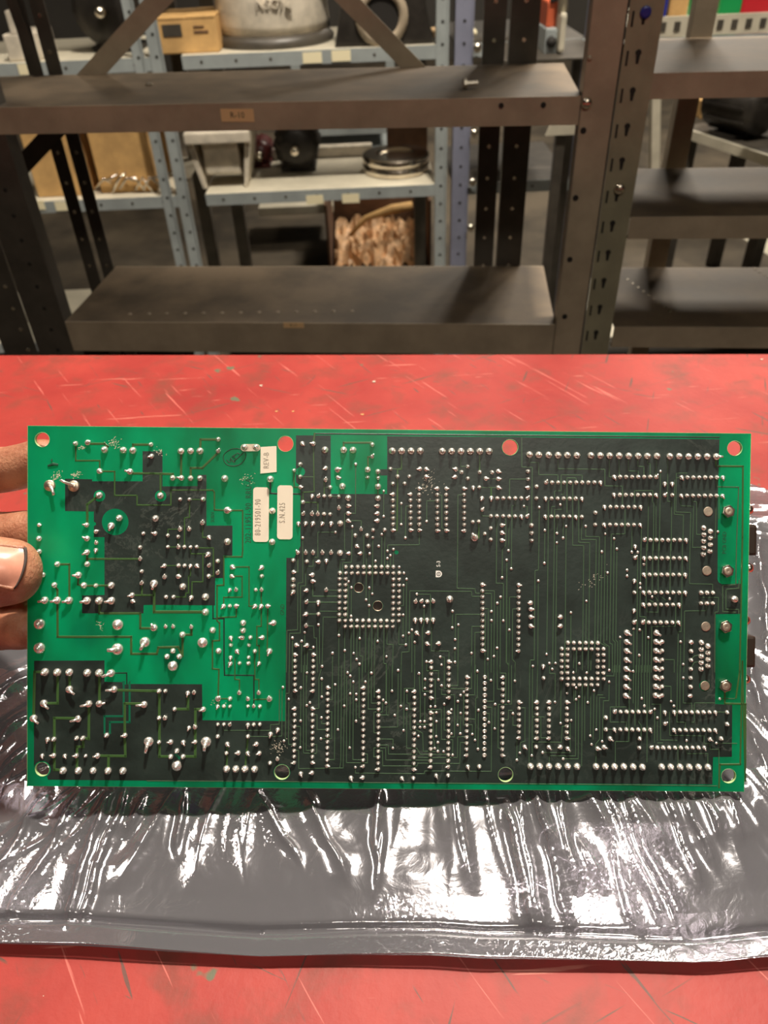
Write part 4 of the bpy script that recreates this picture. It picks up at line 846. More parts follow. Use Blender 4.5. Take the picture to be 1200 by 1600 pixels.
for w, pts in parse_tr(DARK): mb = MB(); ribbon(mb, pts, w, 0, .00005); mb.build('isolation_gap', M['trace_dark'], board)
CLR = '''
w3.8 E 740,690 740,535 915,535 ; 790,690 790,590 975,590 975,215 ; 920,215 920,520
w5 F 270,895 300,925
'''
mb = MB()
for w, pts in parse_tr(CLR): mb = MB(); ribbon(mb, pts, w, 0, .00007); mb.build('mask_clearance', M['clear'], board)
# ---- solder joints.  format: tile x,y,r[,direction in degrees (image, 0=right, 90=up)]  or  R x0,y0,x1,y1,n,r  for a row
PTS = '''
A 742,258,5.5 918,262,5.4 1008,265,5.5 470,200,4 585,190,4.5,20 695,457,4.6,-20 980,462,5,170 1177,208,3.6 1182,318,4,200 692,685,5.5 880,898,5.2 805,970,5.5,-100 575,962,4,170 662,1025,3.6,20 578,1090,4.7,150 665,1130,3.2,90 130,962,3.5,0 128,1090,4.5 1105,1043,3.5 
B 318,272,5.3 408,270,5.3 497,270,5.5 668,160,3.7 668,270,3.7,60 240,522,4.5 322,522,4.5,170 408,525,4.5 495,525,4.5 728,528,5.5 1155,533,5.5 752,825,5.7,0 1175,830,5.2 1172,1122,5.2 752,1120,5.5 125,688,5.3 310,723,3.3 397,723,3.3 525,723,4 80,902,5.3 75,1042,3.8,165 310,1002,3.7,90 395,1002,3.4,90 195,1060,3.2 293,1072,3.3 520,942,4,75 580,1078,3.6,-40
B R195,1168,465,1168,2,3.3 295,1168,3.4,90 350,1168,3.4 408,1170,3.3
C 130,72,4.2 578,78,4.7,-150 662,58,3.6,-90 580,190,4.6 300,190,4.6 163,290,4.3 272,385,4.6 497,292,5.5,180 548,388,5 662,390,3.7 805,388,5.3 183,528,6,-170 298,528,6,190 410,530,6,190 578,532,6.2,190 692,532,6.2 805,532,6.2,190 1000,480,4.2,190 1005,535,3.8,-10 1076,32,3.5 1076,140,3.4,80 1090,257,3.4 1090,367,3.3,70 132,750,8.5 865,757,8.5 132,975,8.7 862,985,9,180 1120,920,8,-110
D 573,97,4.1,-130 163,205,3.7,200 295,203,3.6 352,203,3.4 407,205,3.4,-100 467,205,3.6,-30 580,203,3.4,60 662,162,3.8 662,270,3.6,60 165,310,3.6,80 293,303,4,0 578,302,3.8 335,400,5.4 65,372,6.2,-95 178,497,3.6 248,497,3.6 415,502,3.8,-110 547,497,5.7 547,637,5.7 65,785,5.7,110 175,775,3.1,90 245,775,3.2,90 415,778,3.2,90 332,850,5 615,808,5 520,925,8 243,1002,4.3 187,1055,4.4 302,1055,4.5 242,1143,8 670,1003,4.7 800,215,4.1,-20 795,302,3.8,-15 1075,220,4,-140 1075,302,3.5 775,430,3.3,-110 835,430,3.4,90 1018,430,3.4 1073,430,3.4,90 717,583,3.8,-130 775,582,3.4 835,582,3.8,20 1013,583,3.8,-140 1070,583,3.8,-120 1130,582,3.9,10 900,740,4.8 898,810,4.8 1185,740,4.9,180 785,880,3.5,-60 890,877,4,170 968,877,3.6 1080,877,4,175 785,947,3.3 955,947,3.3 843,1005,3.8,-45 1010,1005,3.5 1147,1005,4.8,-110 783,1063,3.4,-90 952,1063,3.3 780,1120,3.8,-110 867,1118,3.3 950,1118,3.7 1050,1118,3.4,-120
E 185,120,6.2 300,123,6.2 412,123,6 580,127,6.1 692,128,6.2 803,130,6.2,-160 412,282,5.8,-30 173,413,5.8,-35 595,418,5.4,190 692,418,5.4,15 832,282,5.4,180 1112,425,5.4,180 78,553,5.8,-30 495,558,5.4,195 210,750,3.6,-90 268,748,3.8 482,738,3.7 540,738,3.8 762,713,4 933,713,4,180 158,903,3.4,-60 265,902,4,165 370,905,3.5,-40 478,903,3.7,170 565,905,3.1 675,905,4.4,180 355,1042,5.7 497,1043,5.7 635,1043,5.4 775,1045,5.6 915,1045,5.6 1155,773,7.5,-100
F 113,298,3.8 172,298,3.5 382,317,3.6,-95 440,312,3.4,80 258,468,3.6 527,470,4.3,190 113,550,3.6 170,550,3.7,90 393,642,3.4,-110 450,635,3.5,100 113,777,3.5 222,775,4,175 340,778,3.8,-50 450,775,3.6,180 280,858,4 222,912,4 338,912,4 280,998,8 553,775,8,-95 865,315,3.4,90 1047,315,3.4,90 665,370,4.6,50 778,370,3.6 945,372,3.6,100 1147,373,4.6,90 663,440,3.3,-110 720,440,3.3 777,440,3.3 945,440,3.1 1000,440,3.1,90 1058,442,3.2 663,610,3.1 720,610,3.2 775,612,3.2,60 945,615,3.6,-90 1000,612,3.4 1057,610,3.3 663,723,3.6 945,723,3.6 1157,702,3.8,-100 752,795,3.8,-30 1025,795,3.8,190 745,878,3.4 855,877,3.8,175 943,880,3.5,-40 1052,880,3.6,190 745,1028,5.6 832,1028,5.6 918,1028,5.6 1008,1030,5.6 1152,972,3.3
G 315,200,3.7,-40 418,202,4,170 527,260,5.5 702,260,5.4 790,262,5.4 970,210,3.6 970,320,3.6,60 295,395,3.7 295,510,3.5 237,452,3.4 297,607,3.5,0 533,430,3.7,-160 533,540,3.6,80 575,610,3.4 645,445,4.8,15 650,517,3.8,-10 690,600,5.2 815,392,2.6 927,445,4.8 925,517,3.6 1023,462,4.1 1023,520,3.6 1023,602,5 407,692,3.4,-100 465,692,3.4,60 520,692,3.4 575,692,3.4 658,697,3.4 745,710,4.9 1023,712,4.8 320,750,3.6 745,783,3.8,0 1018,783,3.8,180 658,805,3.3,90 745,853,3.8,0 1018,853,3.8,190 745,922,3.7,-20 1018,922,3.8,180 322,858,3.5,60 405,858,3.4,80 460,860,3.4,90 518,860,3.4 575,862,3.4 1077,645,2.2 1077,882,2.4 278,948,3.5,-80 347,947,3.6,-110 415,948,3.7,-110 503,948,3.6,-120 585,948,3.6,-100 670,948,4.8 782,977,2.3 865,1003,3.3,90 978,1010,3.4 1087,1008,3.4 625,1030,2.4 318,1082,2.4 810,1060,3.6 922,1062,3.5 975,1078,2.3 1060,1050,2.3 825,1160,3.6,-30 933,1160,3.5 1030,1160,2.4 1170,1190,2.3
H R77,270,340,270,4,5.4 R545,273,985,273,6,5.4 60,437,3.6 127,508,3.4 237,508,3.3 335,437,3.7,190 395,440,3.8,-20 395,510,3.8,-10 193,575,3.5 83,577,3.4 R83,675,83,1010,7,3.6 R248,675,248,1010,7,3.5 R330,622,330,1010,8,3.5 R498,622,498,1015,8,3.5 R583,622,583,1015,8,3.5 R750,622,750,1015,8,3.5 672,440,3.7,170 727,468,3.5 785,415,3.3 665,513,3.8,190 785,528,3.5 897,468,3.6 1012,470,3.4 1070,460,3.8,-20 953,528,3.7,0 1070,530,3.7,0 835,612,3.5,-90 893,610,3.4 1070,612,3.8,-20 918,712,3.6,-120 1005,710,3.6,-100 1062,712,3.4 1118,712,3.4 920,820,3.4,60 1002,880,3.4 1058,880,3.4 1117,880,3.4 832,935,3.3 888,930,3.4 1000,992,3.3 1105,965,3.7,10 1105,1035,3.8,-20 945,1045,3.3 848,1083,6,120 1000,1100,3.3 1105,1105,3.8,0 163,760,2.3 162,957,2.2 400,928,2.3 200,1082,2.6
I 222,305,5.4 310,307,5.4 402,308,5.4 490,310,5.4 577,310,5.4 667,312,5.4 798,312,5.4 886,313,5.4 973,315,5.4 1063,315,5.4 1152,317,5.4 208,462,3.6 208,532,3.6 207,613,3.7,175 290,603,3.4 R378,565,887,565,10,3.4 35,712,3.4 90,712,3.4 147,712,3.4 203,712,3.4,60 288,713,3.4 R373,714,713,716,7,3.4 33,882,3.4 88,882,3.4 145,882,3.4,-80 200,882,3.4,60 370,883,3.4,-80 R428,884,598,884,4,3.4 655,886,3.4,-80 713,887,3.4 172,785,2.2 315,797,2.5 513,772,2.2 242,967,3.7 242,1038,3.6 242,1107,3.6 368,1012,2.3 482,1040,2.4 567,973,2.2 538,1083,2.4 480,1127,2.2 750,973,2.3 933,1045,2.2 1017,1090,2.3 1045,1187,2.2 R1015,513,1410,513,8,3.5 R1013,680,1407,682,8,3.4 R925,793,1263,795,7,3.4 R920,960,1258,962,7,3.4 838,960,3.4 840,848,3.5
J 100,317,5.3 187,318,5.3 277,318,5.3 397,320,5.3 485,320,5.3 573,322,5.3 660,322,5.3 748,322,5.3 833,323,5.4,0 312,460,2.2 350,577,3.4,-110 420,577,3.4,-110 350,683,3.4,60 420,683,3.4 R507,517,893,518,8,3.4 R503,688,890,690,8,3.4 715,990,4.2 715,1053,4.2 713,1113,4.2 713,1175,4.2 710,1237,4.2 777,1022,4.2 777,1083,4.2 776,1145,4.2 773,1208,4.2 850,1025,2.2 R160,1103,548,1104,8,3.4 72,1163,3.3,-100
K 272,80,3.4,120 347,82,3.4,90 415,82,3.4,90 503,82,3.4,90 585,82,3.4,90 668,85,4.8 752,88,3.4,180 860,88,3.5,180 945,90,2.3 1112,65,2.3 1140,107,2.3 1112,135,2.2 1000,160,2.2 230,155,3.5 357,165,3.5 468,168,3.6,180 540,157,3.6,-90 232,263,3.5,0 230,333,4 228,392,4 228,447,4,-120 410,290,3.8,175 412,348,3.8,0 355,435,3.6,190 538,432,3.3,80 353,545,3.6,60 465,547,3.8,-90 350,657,3.7,200 465,657,3.6 350,767,3.4,80 465,757,2.4 337,827,2.4 222,880,2.4 308,910,2.4 258,947,3.7,0 358,950,3.7,190 418,968,2.4
K S722,215,1168,215,9,3.3 S667,272,1223,272,11,3.3 S663,325,660,660,7,3.3 S720,325,717,660,7,3.3 S660,716,1218,720,11,3.3 S715,772,1163,773,9,3.3 748,352,2.2 775,408,2.2 942,410,2.2 970,467,2.2 912,523,2.2 940,577,2.3 772,675,2.2 657,857,2.3 712,998,2.3 597,1023,2.5 852,885,2.2 1020,913,2.2 795,1025,2.2 823,1080,2.3 850,1125,2.3 1103,1055,2.2 500,1147,2.4 R247,1037,244,1373,7,3.4 R418,1037,413,1375,7,3.4
L S87,330,84,663,7,3.3 S142,330,140,663,7,3.3 88,50,2.3 60,107,2.2 143,217,2.2 187,272,2.2 212,330,2.4 183,388,2.3 307,470,2.3 180,665,2.2 178,862,2.3 205,945,2.4 262,805,2.3 233,835,2.2 288,920,2.4 375,583,2.3 295,540,3.6,80 350,537,3.5,60 405,540,3.4 462,537,3.5,110 292,710,3.7,-85 347,710,3.7,-90 403,712,3.7,-90 460,710,3.7,-90 305,833,3.7,-40 415,832,3.6,180 403,933,3.6,-20 513,932,3.7,180 615,517,5.6 643,630,2.4 640,785,2.4 697,757,2.3 667,895,2.3 665,980,2.2 665,1107,2.2 527,1058,2.2 538,1132,2.3 398,1103,2.2 R442,1103,438,1440,7,3.5 R608,1103,605,1438,7,3.5 R922,382,922,997,12,3.6 1167,62,2.4 1150,150,2.3 1107,315,2.3 1092,497,2.3 1063,555,2.4 1007,632,2.3 1007,717,2.3 1118,720,2.3 1175,805,2.3 1060,975,2.3 1030,1053,2.3 973,1080,2.3 820,1023,2.3 875,1190,2.3 132,1185,2.4
O 53,232,2.4 363,180,2.4 307,345,2.4 R122,385,118,1000,12,3.5 233,552,3.8,180 235,610,3.8,0 235,682,3.9,0 235,767,3.9,-15 513,683,3.8,180 512,768,3.8,185 612,643,2.2 757,535,2.2 902,73,2.3 1043,47,2.4 955,270,2.3 1138,245,2.3 1138,300,2.3 1073,873,2.2 1182,75,2.3 383,1033,2.2 410,1118,2.2 467,1118,2.2 437,1173,2.2 255,1145,2.3 352,1145,3.4,-110 690,1120,2.2 970,1182,2.2
O S582,925,863,927,6,3.3 S525,982,917,983,8,3.3 S524,1037,522,1263,5,3.3 S578,1037,578,1205,4,3.3 S862,1037,860,1207,4,3.3 S917,1037,915,1207,4,3.3
O R1135,832,1125,1420,8,4.8
P 42,77,2.2 98,77,2.2 72,130,3.4,60 R155,133,545,134,8,3.4 155,190,2.3 R153,288,540,289,8,3.4 65,345,3.4,-120 122,370,2.2 122,412,2.2 R150,455,540,456,8,3.4 65,455,3.3 233,495,2.2 398,513,2.2 R148,568,482,569,7,3.4 62,623,3.4,-120 62,735,3.4,60 R145,735,477,736,7,3.4 60,793,2.3 117,805,2.3 198,877,2.3 112,1043,2.3 500,918,2.3 525,1127,2.3 R270,832,264,1417,8,4.8 R325,915,320,1417,7,3.6 R597,920,588,1420,7,3.6 692,923,4.3 691,987,4.3 690,1050,4.3 690,1110,4.3 689,1170,4.3 755,957,4.3 755,1020,4.3 754,1080,4.3 752,1140,4.3 S690,457,800,457,3,3.5 S688,555,798,555,3,3.5 1003,518,5.5,170
M 133,203,2.4 187,315,2.3 300,207,2.4 358,67,2.2 497,123,2.3 497,293,2.3 385,347,2.3 357,373,2.3 623,178,2.3 298,517,2.3 295,768,2.3 493,488,2.3 490,685,2.3 648,600,2.2 707,378,2.2 738,67,2.3 765,97,2.2 793,152,2.3 763,263,2.3 820,268,2.3 820,320,2.3 818,520,2.3 758,770,2.3 962,70,2.3 905,152,2.3 1072,322,2.3 1098,350,2.3 1155,238,2.3 1180,465,2.3 1163,773,2.3 812,953,2.4 142,707,2.4 R243,402,236,907,10,3.4 R411,402,408,907,10,3.4 R553,205,547,937,14,3.4 R888,207,883,940,14,3.4 R1030,240,1023,968,14,3.4 85,600,3.6,-110 82,875,3.4,90 300,1012,3.6,-60 405,1003,3.6,180 770,1052,3.6,-60 880,1048,3.6,175
N 133,45,2.3 328,73,2.3 385,128,2.3 383,213,2.3 383,272,2.3 215,240,2.3 213,408,2.3 158,380,2.3 183,607,2.3 437,383,2.3 480,383,2.3 510,132,2.4 540,187,2.4 565,360,2.3 632,412,2.3 718,278,2.3 748,247,2.3 692,335,2.3 718,445,2.3 690,557,2.3 492,440,2.3 492,523,2.3 490,663,2.3 505,720,2.3 475,775,2.3 505,803,2.3 558,805,2.3 643,838,2.3 632,638,2.3 715,638,2.3 340,523,2.3 380,523,2.3 338,578,2.3 380,578,2.3 323,660,2.3 828,643,2.3 853,698,2.3 880,783,2.3 885,418,2.3 875,53,2.3 1002,138,2.3 1042,363,2.3 1038,590,2.3 983,532,2.3 1167,337,2.3 R285,242,278,970,14,3.4 R438,440,435,947,10,3.4 R605,440,600,945,10,3.4 R778,107,772,837,14,3.4 T945,107,940,838,14,3.4 R1113,110,1107,838,14,3.4 167,1055,3.5,-40 275,1053,3.4 488,1030,3.5,-60 600,1028,3.4 785,947,3.6,-70 892,945,3.6
Q 87,143,2.3 355,117,3.4 68,450,2.3 133,818,2.3 105,885,2.4 245,843,2.3 347,815,2.4 540,873,2.3 515,540,2.2 615,513,2.2 463,342,2.3 635,65,2.2 760,67,2.2 660,207,2.2 688,292,2.2 660,317,2.2 575,258,2.2 770,345,2.3 828,235,2.2 970,152,2.2 850,600,2.2 793,657,2.3 805,738,2.3 905,710,2.3 S524,120,917,122,8,3.3 S578,177,860,178,6,3.3 R125,342,122,675,7,3.5 R292,342,290,677,7,3.5 R406,342,403,678,7,3.5 R574,342,571,678,7,3.5 177,760,3.5,-40 285,760,3.5 403,763,3.5,-40 512,762,3.6,180 580,777,3.5,-40 937,487,3.6 937,597,3.6 977,683,3.7,-30 860,777,3.6,0 920,763,3.8,-10 232,943,5.3 318,943,5.3 405,943,5.3 492,944,5.3 580,944,5.3 667,944,5.3 845,945,5.3 932,945,5.3 1018,946,5.3 1105,946,5.3 1193,947,5.3 R1020,432,1355,434,7,3.4 R1017,598,1353,600,7,3.4
R 140,950,5.3 320,948,5.3 405,949,5.3 492,949,5.3 578,949,5.3 665,950,5.3 753,950,5.3 135,307,2.3 160,377,2.3 257,407,2.3 283,490,2.3 350,437,3.4,-90 352,543,3.4,50 410,335,2.3 437,378,2.3 525,115,2.3 55,53,2.2 R437,435,823,437,8,3.4 933,437,3.4 933,547,3.4 R435,603,822,605,8,3.4 770,687,3.5,-30 877,683,3.5 835,727,2.3 555,702,2.3 112,683,3.4 110,767,3.5 R225,768,720,768,10,3.4 867,310,2.4
'''
J = []   # px, py, r, dir or None, straight/hollow
for line in PTS.strip().split('\n'):
    tk = line.split(); cur = tk[0]
    for t in tk[1:]:
        if t[0] in 'RST':
            a = [float(v) for v in t[1:].split(',')]; n = int(a[4])
            for k in range(n):
                u = k/(n-1); x = a[0]+(a[2]-a[0])*u; y = a[1]+(a[3]-a[1])*u; d = None
                vert = abs(a[3]-a[1]) > abs(a[2]-a[0])
                if t[0] == 'R' and n >= 7:
                    if a[5] > 4.5: d = -28
                    elif k in (0, n-1): d = random.choice([0, 180] if vert else [-90, 70, -70])
                J.append((*conv(cur, x, y), a[5]*1.07, d, t[0] == 'T'))
        else:
            a = [float(v) for v in t.split(',')]
            J.append((*conv(cur, a[0], a[1]), a[2]*1.05, a[3] if len(a) > 3 else None, False))
print('joints', len(J))
def joint_mb(mb, mt, kind, r, n=12, dirn=None, lean=1.0):
    # all in metres; dome with the clipped lead in its middle
    if kind == 'via': prof = [(r, 0), (r*.96, r*.22), (r*.7, r*.5), (r*.3, r*.62)]
    elif kind == 'hollow': prof = [(r, 0), (r*.97, r*.3), (r*.72, r*.62), (r*.45, r*.62), (r*.36, r*.2)]
    elif kind == 'big': prof = [(r, 0), (r*.96, r*.32), (r*.80, r*.62), (r*.56, r*.86), (r*.44, r*1.0), (r*.42, r*1.5), (r*.28, r*1.66)]
    elif kind == 'huge': prof = [(r, 0), (r*.97, r*.22), (r*.84, r*.44), (r*.62, r*.60), (r*.40, r*.72), (r*.34, r*.80), (r*.30, r*1.0), (r*.18, r*1.06)]
    else: prof = [(r, 0), (r*.97, r*.38), (r*.82, r*.74), (r*.56, r*1.05), (r*.47, r*1.2), (r*.44, r*1.7), (r*.28, r*1.85)]
    if dirn is None: mb.lathe(prof, n, mt)
    else:
        cut = {'big': 4, 'huge': 5}.get(kind, 4); mb.lathe(prof[:cut], n, mt)
        a = R_(dirn); dx, dy = math.cos(a), math.sin(a); L = lean*r
        p0 = Vector((0, 0, r*.5)); p1 = Vector((dx*L*.55, dy*L*.55, r*.95)); p2 = Vector((dx*L*1.35, dy*L*1.35, r*1.12))
        mb.tube([mt @ p0, mt @ p1, mt @ p2], [r*.44, r*.38, r*.30], 8)
order = sorted(range(len(J)), key=lambda i: -J[i][2]); top300 = set(order[:300])
cache = {}
rest = MB()
ident = Matrix.Identity(4)
for i, (px, py, r, d, hollow) in enumerate(J):
    x, y = B(px, py); kind = 'hollow' if hollow else 'via' if r < 2.9 else 'huge' if r > 7 else 'big' if r > 4.4 else 'mid'
    lean = 1.5 if (r > 5.2 and d is not None and py > 1050 and px < 240) else 1.0
    if i in top300:
        rq = round(r*2)/2; key = (kind, rq, None if d is None else 1, lean)
        if key not in cache:
            mb = MB(); joint_mb(mb, ident, kind, rq*PX, 14 if r > 4.4 else 12, 0 if d is not None else None, lean)
            t = mb.build('solder_joint', M['solder'], None, True); cache[key] = t.data; bpy.data.objects.remove(t)
        o = bpy.data.objects.new('solder_joint', cache[key]); COL.objects.link(o); o.parent = board
        o.location = (x, y, ZP); o.rotation_euler.z = R_(d) if d is not None else random.uniform(0, 6.28); s = r/rq; o.scale = (s, s, s*random.uniform(.9, 1.15))
    else:
        mt = Matrix.Translation((x, y, ZP)) @ Matrix.Rotation(random.uniform(0, .5), 4, 'Z')
        joint_mb(rest, Matrix.Translation((x, y, ZP)), kind, r*PX*random.uniform(.95, 1.05), 7 if kind == 'via' else 9, d)
tag(rest.build('small_solder_joints', M['solder'], board, True), kind='stuff')
# ---- the two through-screws at upper left: ring plus bent wire
for (px, py, pts) in ((78, 758.7, [(0, 0, 0), (6, -5, 7), (8.5, -10, 9), (9.5, -13, 8), (7, -15, 6)]), (115.5, 759.5, [(0, 0, 0), (-3, 3, 8), (-10, 6, 12), (-15, 9, 13)])):
    x, y = B(px, py); r = 9*PX
    o = MB().lathe([(r, 0), (r*.98, r*.2), (r*.85, r*.34), (r*.6, r*.3), (r*.5, r*.45)], 20).build('wire_joint', M['solder_dull'], board, True); o.location = (x, y, ZP)
    MB().tube([Vector(p)*PX for p in pts], [3.2*PX, 2.6*PX, 2.3*PX, 2.2*PX, 1.9*PX][:len(pts)], 8).build('bent_wire', M['solder'], o, True)
# ---- plated bar with two leads
x0, y0 = B(376.5, 699.5); x1, y1 = B(406.5, 699.5); r = 5.6*PX; pl = []
for k in range(13): a = PI/2+PI*k/12; pl.append((x0+r*.95+r*math.cos(a), y0+r*math.sin(a)))
for k in range(13): a = -PI/2+PI*k/12; pl.append((x1-r*.95+r*math.cos(a), y1+r*math.sin(a)))
bar = MB().prism(pl, 0, .00025).build('link_bar', M['solder_dull'], board)
for px, py in ((382.5, 698.8), (400.3, 699)):
    x, y = B(px, py); o = MB(); joint_mb(o, Matrix.Translation((x, y, .00024)), 'big', 5.2*PX, 14); o.build('solder_joint', M['solder'], bar, True)
# ---- bare round pads and hexagon screws of the D connectors
for px, py in ((1106.2, 799.2), (1104.2, 891.7), (1102.5, 978.7), (1101.3, 1071.2)):
    x, y = B(px, py); o = MB().lathe([(7.3*PX, 0), (7.3*PX, .00022), (6.6*PX, .0003), (.0002, .0003)], 26).build('tinned_peg', M['solder_dull'], board); o.location = (x, y, ZP)
for px, py in ((1136.4, 799), (1134.8, 891.7), (1132.3, 978.4), (1131.7, 1070.5)):
    x, y = B(px, py); e = MB(); R1 = 10.2*PX
    hx = [(R1*math.cos(PI/3*k+.35), R1*math.sin(PI/3*k+.35)) for k in range(6)]
    o = e.prism(hx, 0, .0016).build('hex_nut', M['bolt'], board, bevel=.0002); o.location = (x, y, ZP)
    MB().lathe([(6.3*PX, .0016), (6.3*PX, .0019), (5.4*PX, .0020), (.0002, .0017)], 20).build('screw_end', M['solder_dull'], o, True)
# ---- labels and printing.  board text runs from bottom to top
def btext(name, s, px, py, size_px, mat, z, par=board, rot=PI/2, sx=1, sp=1.0, ext=.00002):
    x, y = B(px, py) if par is board else (0, 0)
    return text(name, s, size_px*PX, M[mat], Matrix.Translation((x, y, z)) @ Matrix.Rotation(rot, 4, 'Z'), par, ext, sx, sp)
def rrect(x0, y0, x1, y1, r, n=6):
    a = []
    for cx, cy, s in ((x1-r, y1-r, 0), (x0+r, y1-r, 1), (x0+r, y0+r, 2), (x1-r, y0+r, 3)):
        for k in range(n+1): t = PI/2*(s+k/n); a.append((cx+r*math.cos(t), cy+r*math.sin(t)))
    return a
for (x0, y0, x1, y1, r, s, tx, ty, sz, name) in ((395.2, 846.5, 420.5, 761.5, 5, '80-219501-90', 403.5, 808, 13, 'part_label'), (433, 842.5, 457.8, 758.5, 5, 'S.N.425', 441.5, 801, 13, 'part_label')):
    a = B(x0, y0); b = B(x1, y1)
    o = MB().prism(rrect(a[0], a[1], b[0], b[1], r*PX), 0, .00016).build(name, M['label'], board); o.location.z = .00008
    c = B(tx, ty); text('label_print', s, sz*PX, M['print'], Matrix.Translation((c[0], c[1], .00020)) @ Matrix.Rotation(PI/2, 4, 'Z'), o, .00002, .62, 1.25)
pl = [B(407.3, 698.5), B(432, 697), B(432.2, 737.5), B(407, 740)]
o = MB().prism(pl[::-1], 0, .00018).build('part_label', M['label'], board); o.location.z = .00006
c = B(416.5, 719.5); text('label_print', 'REV-B', 12*PX, M['print'], Matrix.Translation((c[0], c[1], .00021)) @ Matrix.Rotation(PI/2, 4, 'Z'), o, .00002, .75, 1.1)
btext('etched_text', '202-11951-90  RRU-A', 388.5, 798, 13, 'silk', .00005, sx=.78, sp=1.1)
btext('etched_text', 'SUBN', 332.5, 808, 8, 'silk', .00005, sx=.8)
btext('etched_text', 'GND', 441.5, 952.5, 9, 'silk', .00005, sx=.85)
btext('etched_text', 'PCB GND', 1132, 848, 8.5, 'silk', .00005, sx=.95)
btext('etched_text', 'S-3', 685.3, 881, 8.5, 'white_print', .00006, sx=.9)
# D shaped printed emblem with ring
a = B(680.8, 901.5); c = B(685.5, 896.8); rr = 5.1*PX; pl = [(a[0], c[1]-rr), (c[0], c[1]-rr)]
for k in range(1, 12): t = -PI/2+PI*k/12; pl.append((c[0]+rr*math.cos(t), c[1]+rr*math.sin(t)))
pl += [(c[0], c[1]+rr), (a[0], c[1]+rr)]
em = MB().prism(pl, 0, .00003).build('printed_emblem', M['white_print'], board); em.location.z = ZP
MB().lathe([(3.2*PX, 0), (3.2*PX, .00005), (2.2*PX, .00005), (2.2*PX, 0)], 20, Matrix.Translation((c[0], c[1], .00001)), cap=False).build('ring', M['ink'], em)
MB().lathe([(.9*PX, 0), (.9*PX, .00005)], 12, Matrix.Translation((c[0], c[1], .00001))).build('dot', M['ink'], em)
# handwritten inspection mark in an oval
c = Vector(B(366.5, 714.5)); mb = MB()
mb.tube([(c.x+17.5*PX*math.cos(t)*(1+.03*math.sin(3*t)), c.y+13.5*PX*math.sin(t)+2*PX*math.cos(t), .00004) for t in [2*PI*k/36 for k in range(37)]], .55*PX, 5)
for st in ([(-12, -4), (-9, -8), (-6, -7), (-7, -3)], [(-6, -1), (-3, -6), (0, -8), (1, -5)], [(-2, 3), (2, -3), (-4, 1), (3, 5)], [(-1, -6), (5, -1), (14, 8)], [(4, 7), (8, 5)]):
    mb.tube([(c.x+x*PX, c.y+y*PX, .00004) for x, y in st], .6*PX, 5)
mb.build('pen_mark', M['ink'], board)
c = Vector(B(83, 725)); MB().tube([(c.x-8*PX, c.y-3*PX, .00003), (c.x, c.y, .00003), (c.x+8*PX, c.y-1*PX, .00003)], [1.6*PX, 2.6*PX, 1.5*PX], 6).tube([(c.x-2*PX, c.y+4*PX, .00003), (c.x-2*PX, c.y+8*PX, .00003)], [1.5*PX, .8*PX], 6).build('smudged_stamp', M['silk'], board)
# ---- pale flux residue flecks, as small raised specks
fr = random.Random(11); fl = MB()
for cx, cy, sx, sy, ang, n in ((88, 744, 11, 7, .9, 46), (118, 742, 12, 5, .3, 40), (178, 692, 12, 10, .8, 44), (128, 700, 7, 4, 0, 26), (250, 706, 8, 5, -.4, 26), (386, 748, 14, 10, .5, 34), (156, 978, 9, 8, 0, 20), (338, 1096, 10, 8, 0, 22), (436, 1168, 16, 12, -.6, 60), (668, 755, 20, 18, .7, 60), (930, 905, 26, 12, .5, 40)):
    for k in range(n):
        u = fr.gauss(0, .45)*sx; v = fr.gauss(0, .45)*sy; x, y = B(cx+u*math.cos(ang)+v*math.sin(ang), cy-u*math.sin(ang)+v*math.cos(ang))
        L = fr.uniform(.3, 1.4)*PX; w = fr.uniform(.12, .3)*PX; a = ang+fr.gauss(0, .35)
        mt = Matrix.Translation((x, y, ZP)) @ Matrix.Rotation(a, 4, 'Z'); fl.box(-L, L, -w, w, 0, .00003, mt)
tag(fl.build('flux_residue', M['label'], board), kind='stuff')
# ---- components on the far side (low packages, connectors that peep out at the right edge)
cmat = M['connector']
def backbox(name, px0, py0, px1, py1, h, mat='connector', bev=.0003):
    a = B(px0, py1); b = B(px1, py0)
    return MB().box(a[0], b[0], a[1], b[1], -th-h, -th-.0002).build(name, M[mat], board, bevel=bev)
for (y0, y1) in ((820, 869), (996, 1046)):
    ym = (y0+y1)/2
    c = backbox('d_connector', 1092, y0-36, 1160, y1+36, .0055, 'bolt')
    a = B(1150, y1); b = B(1189 if y0 < 900 else 1187, y0)
    MB().box(a[0], b[0], a[1], b[1], -th-.0105, -th-.0012).build('connector_shell', M['connector'], c, bevel=.0012)
    for yy in (y0-23, y1+21):
        q = B(1175 if y0 < 900 else 1170, yy); MB().lathe([(.0024, 0), (.0024, .0016), (.0018, .0028)], 12, Matrix.Translation((q[0], q[1], -th-.0045)) @ Matrix.Rotation(PI/2, 4, 'Y')).build('jack_screw', M['bolt'], c, True)
for (x0, y0, x1, y1) in ((614, 772, 641, 829), (656, 765, 697, 829), (536, 893, 625, 980), (882, 1010, 938, 1065), (753, 912, 809, 1018), (466, 1025, 486, 1077), (466, 1108, 485, 1190), (516, 1076, 565, 1195), (596, 1082, 643, 1200), (678, 1114, 698, 1197), (733, 1060, 753, 1178), (762, 1060, 782, 1178), (958, 748, 1024, 771), (944, 795, 1000, 818), (1006, 846, 1070, 871), (1006, 900, 1068, 924), (1006, 946, 1060, 970), (815, 1098, 836, 1152), (861, 1098, 882, 1152), (960, 1114, 1014, 1138), (1054, 1115, 1116, 1139), (853, 782, 908, 805)):
    backbox('chip_package', x0, y0, x1, y1, .0035)
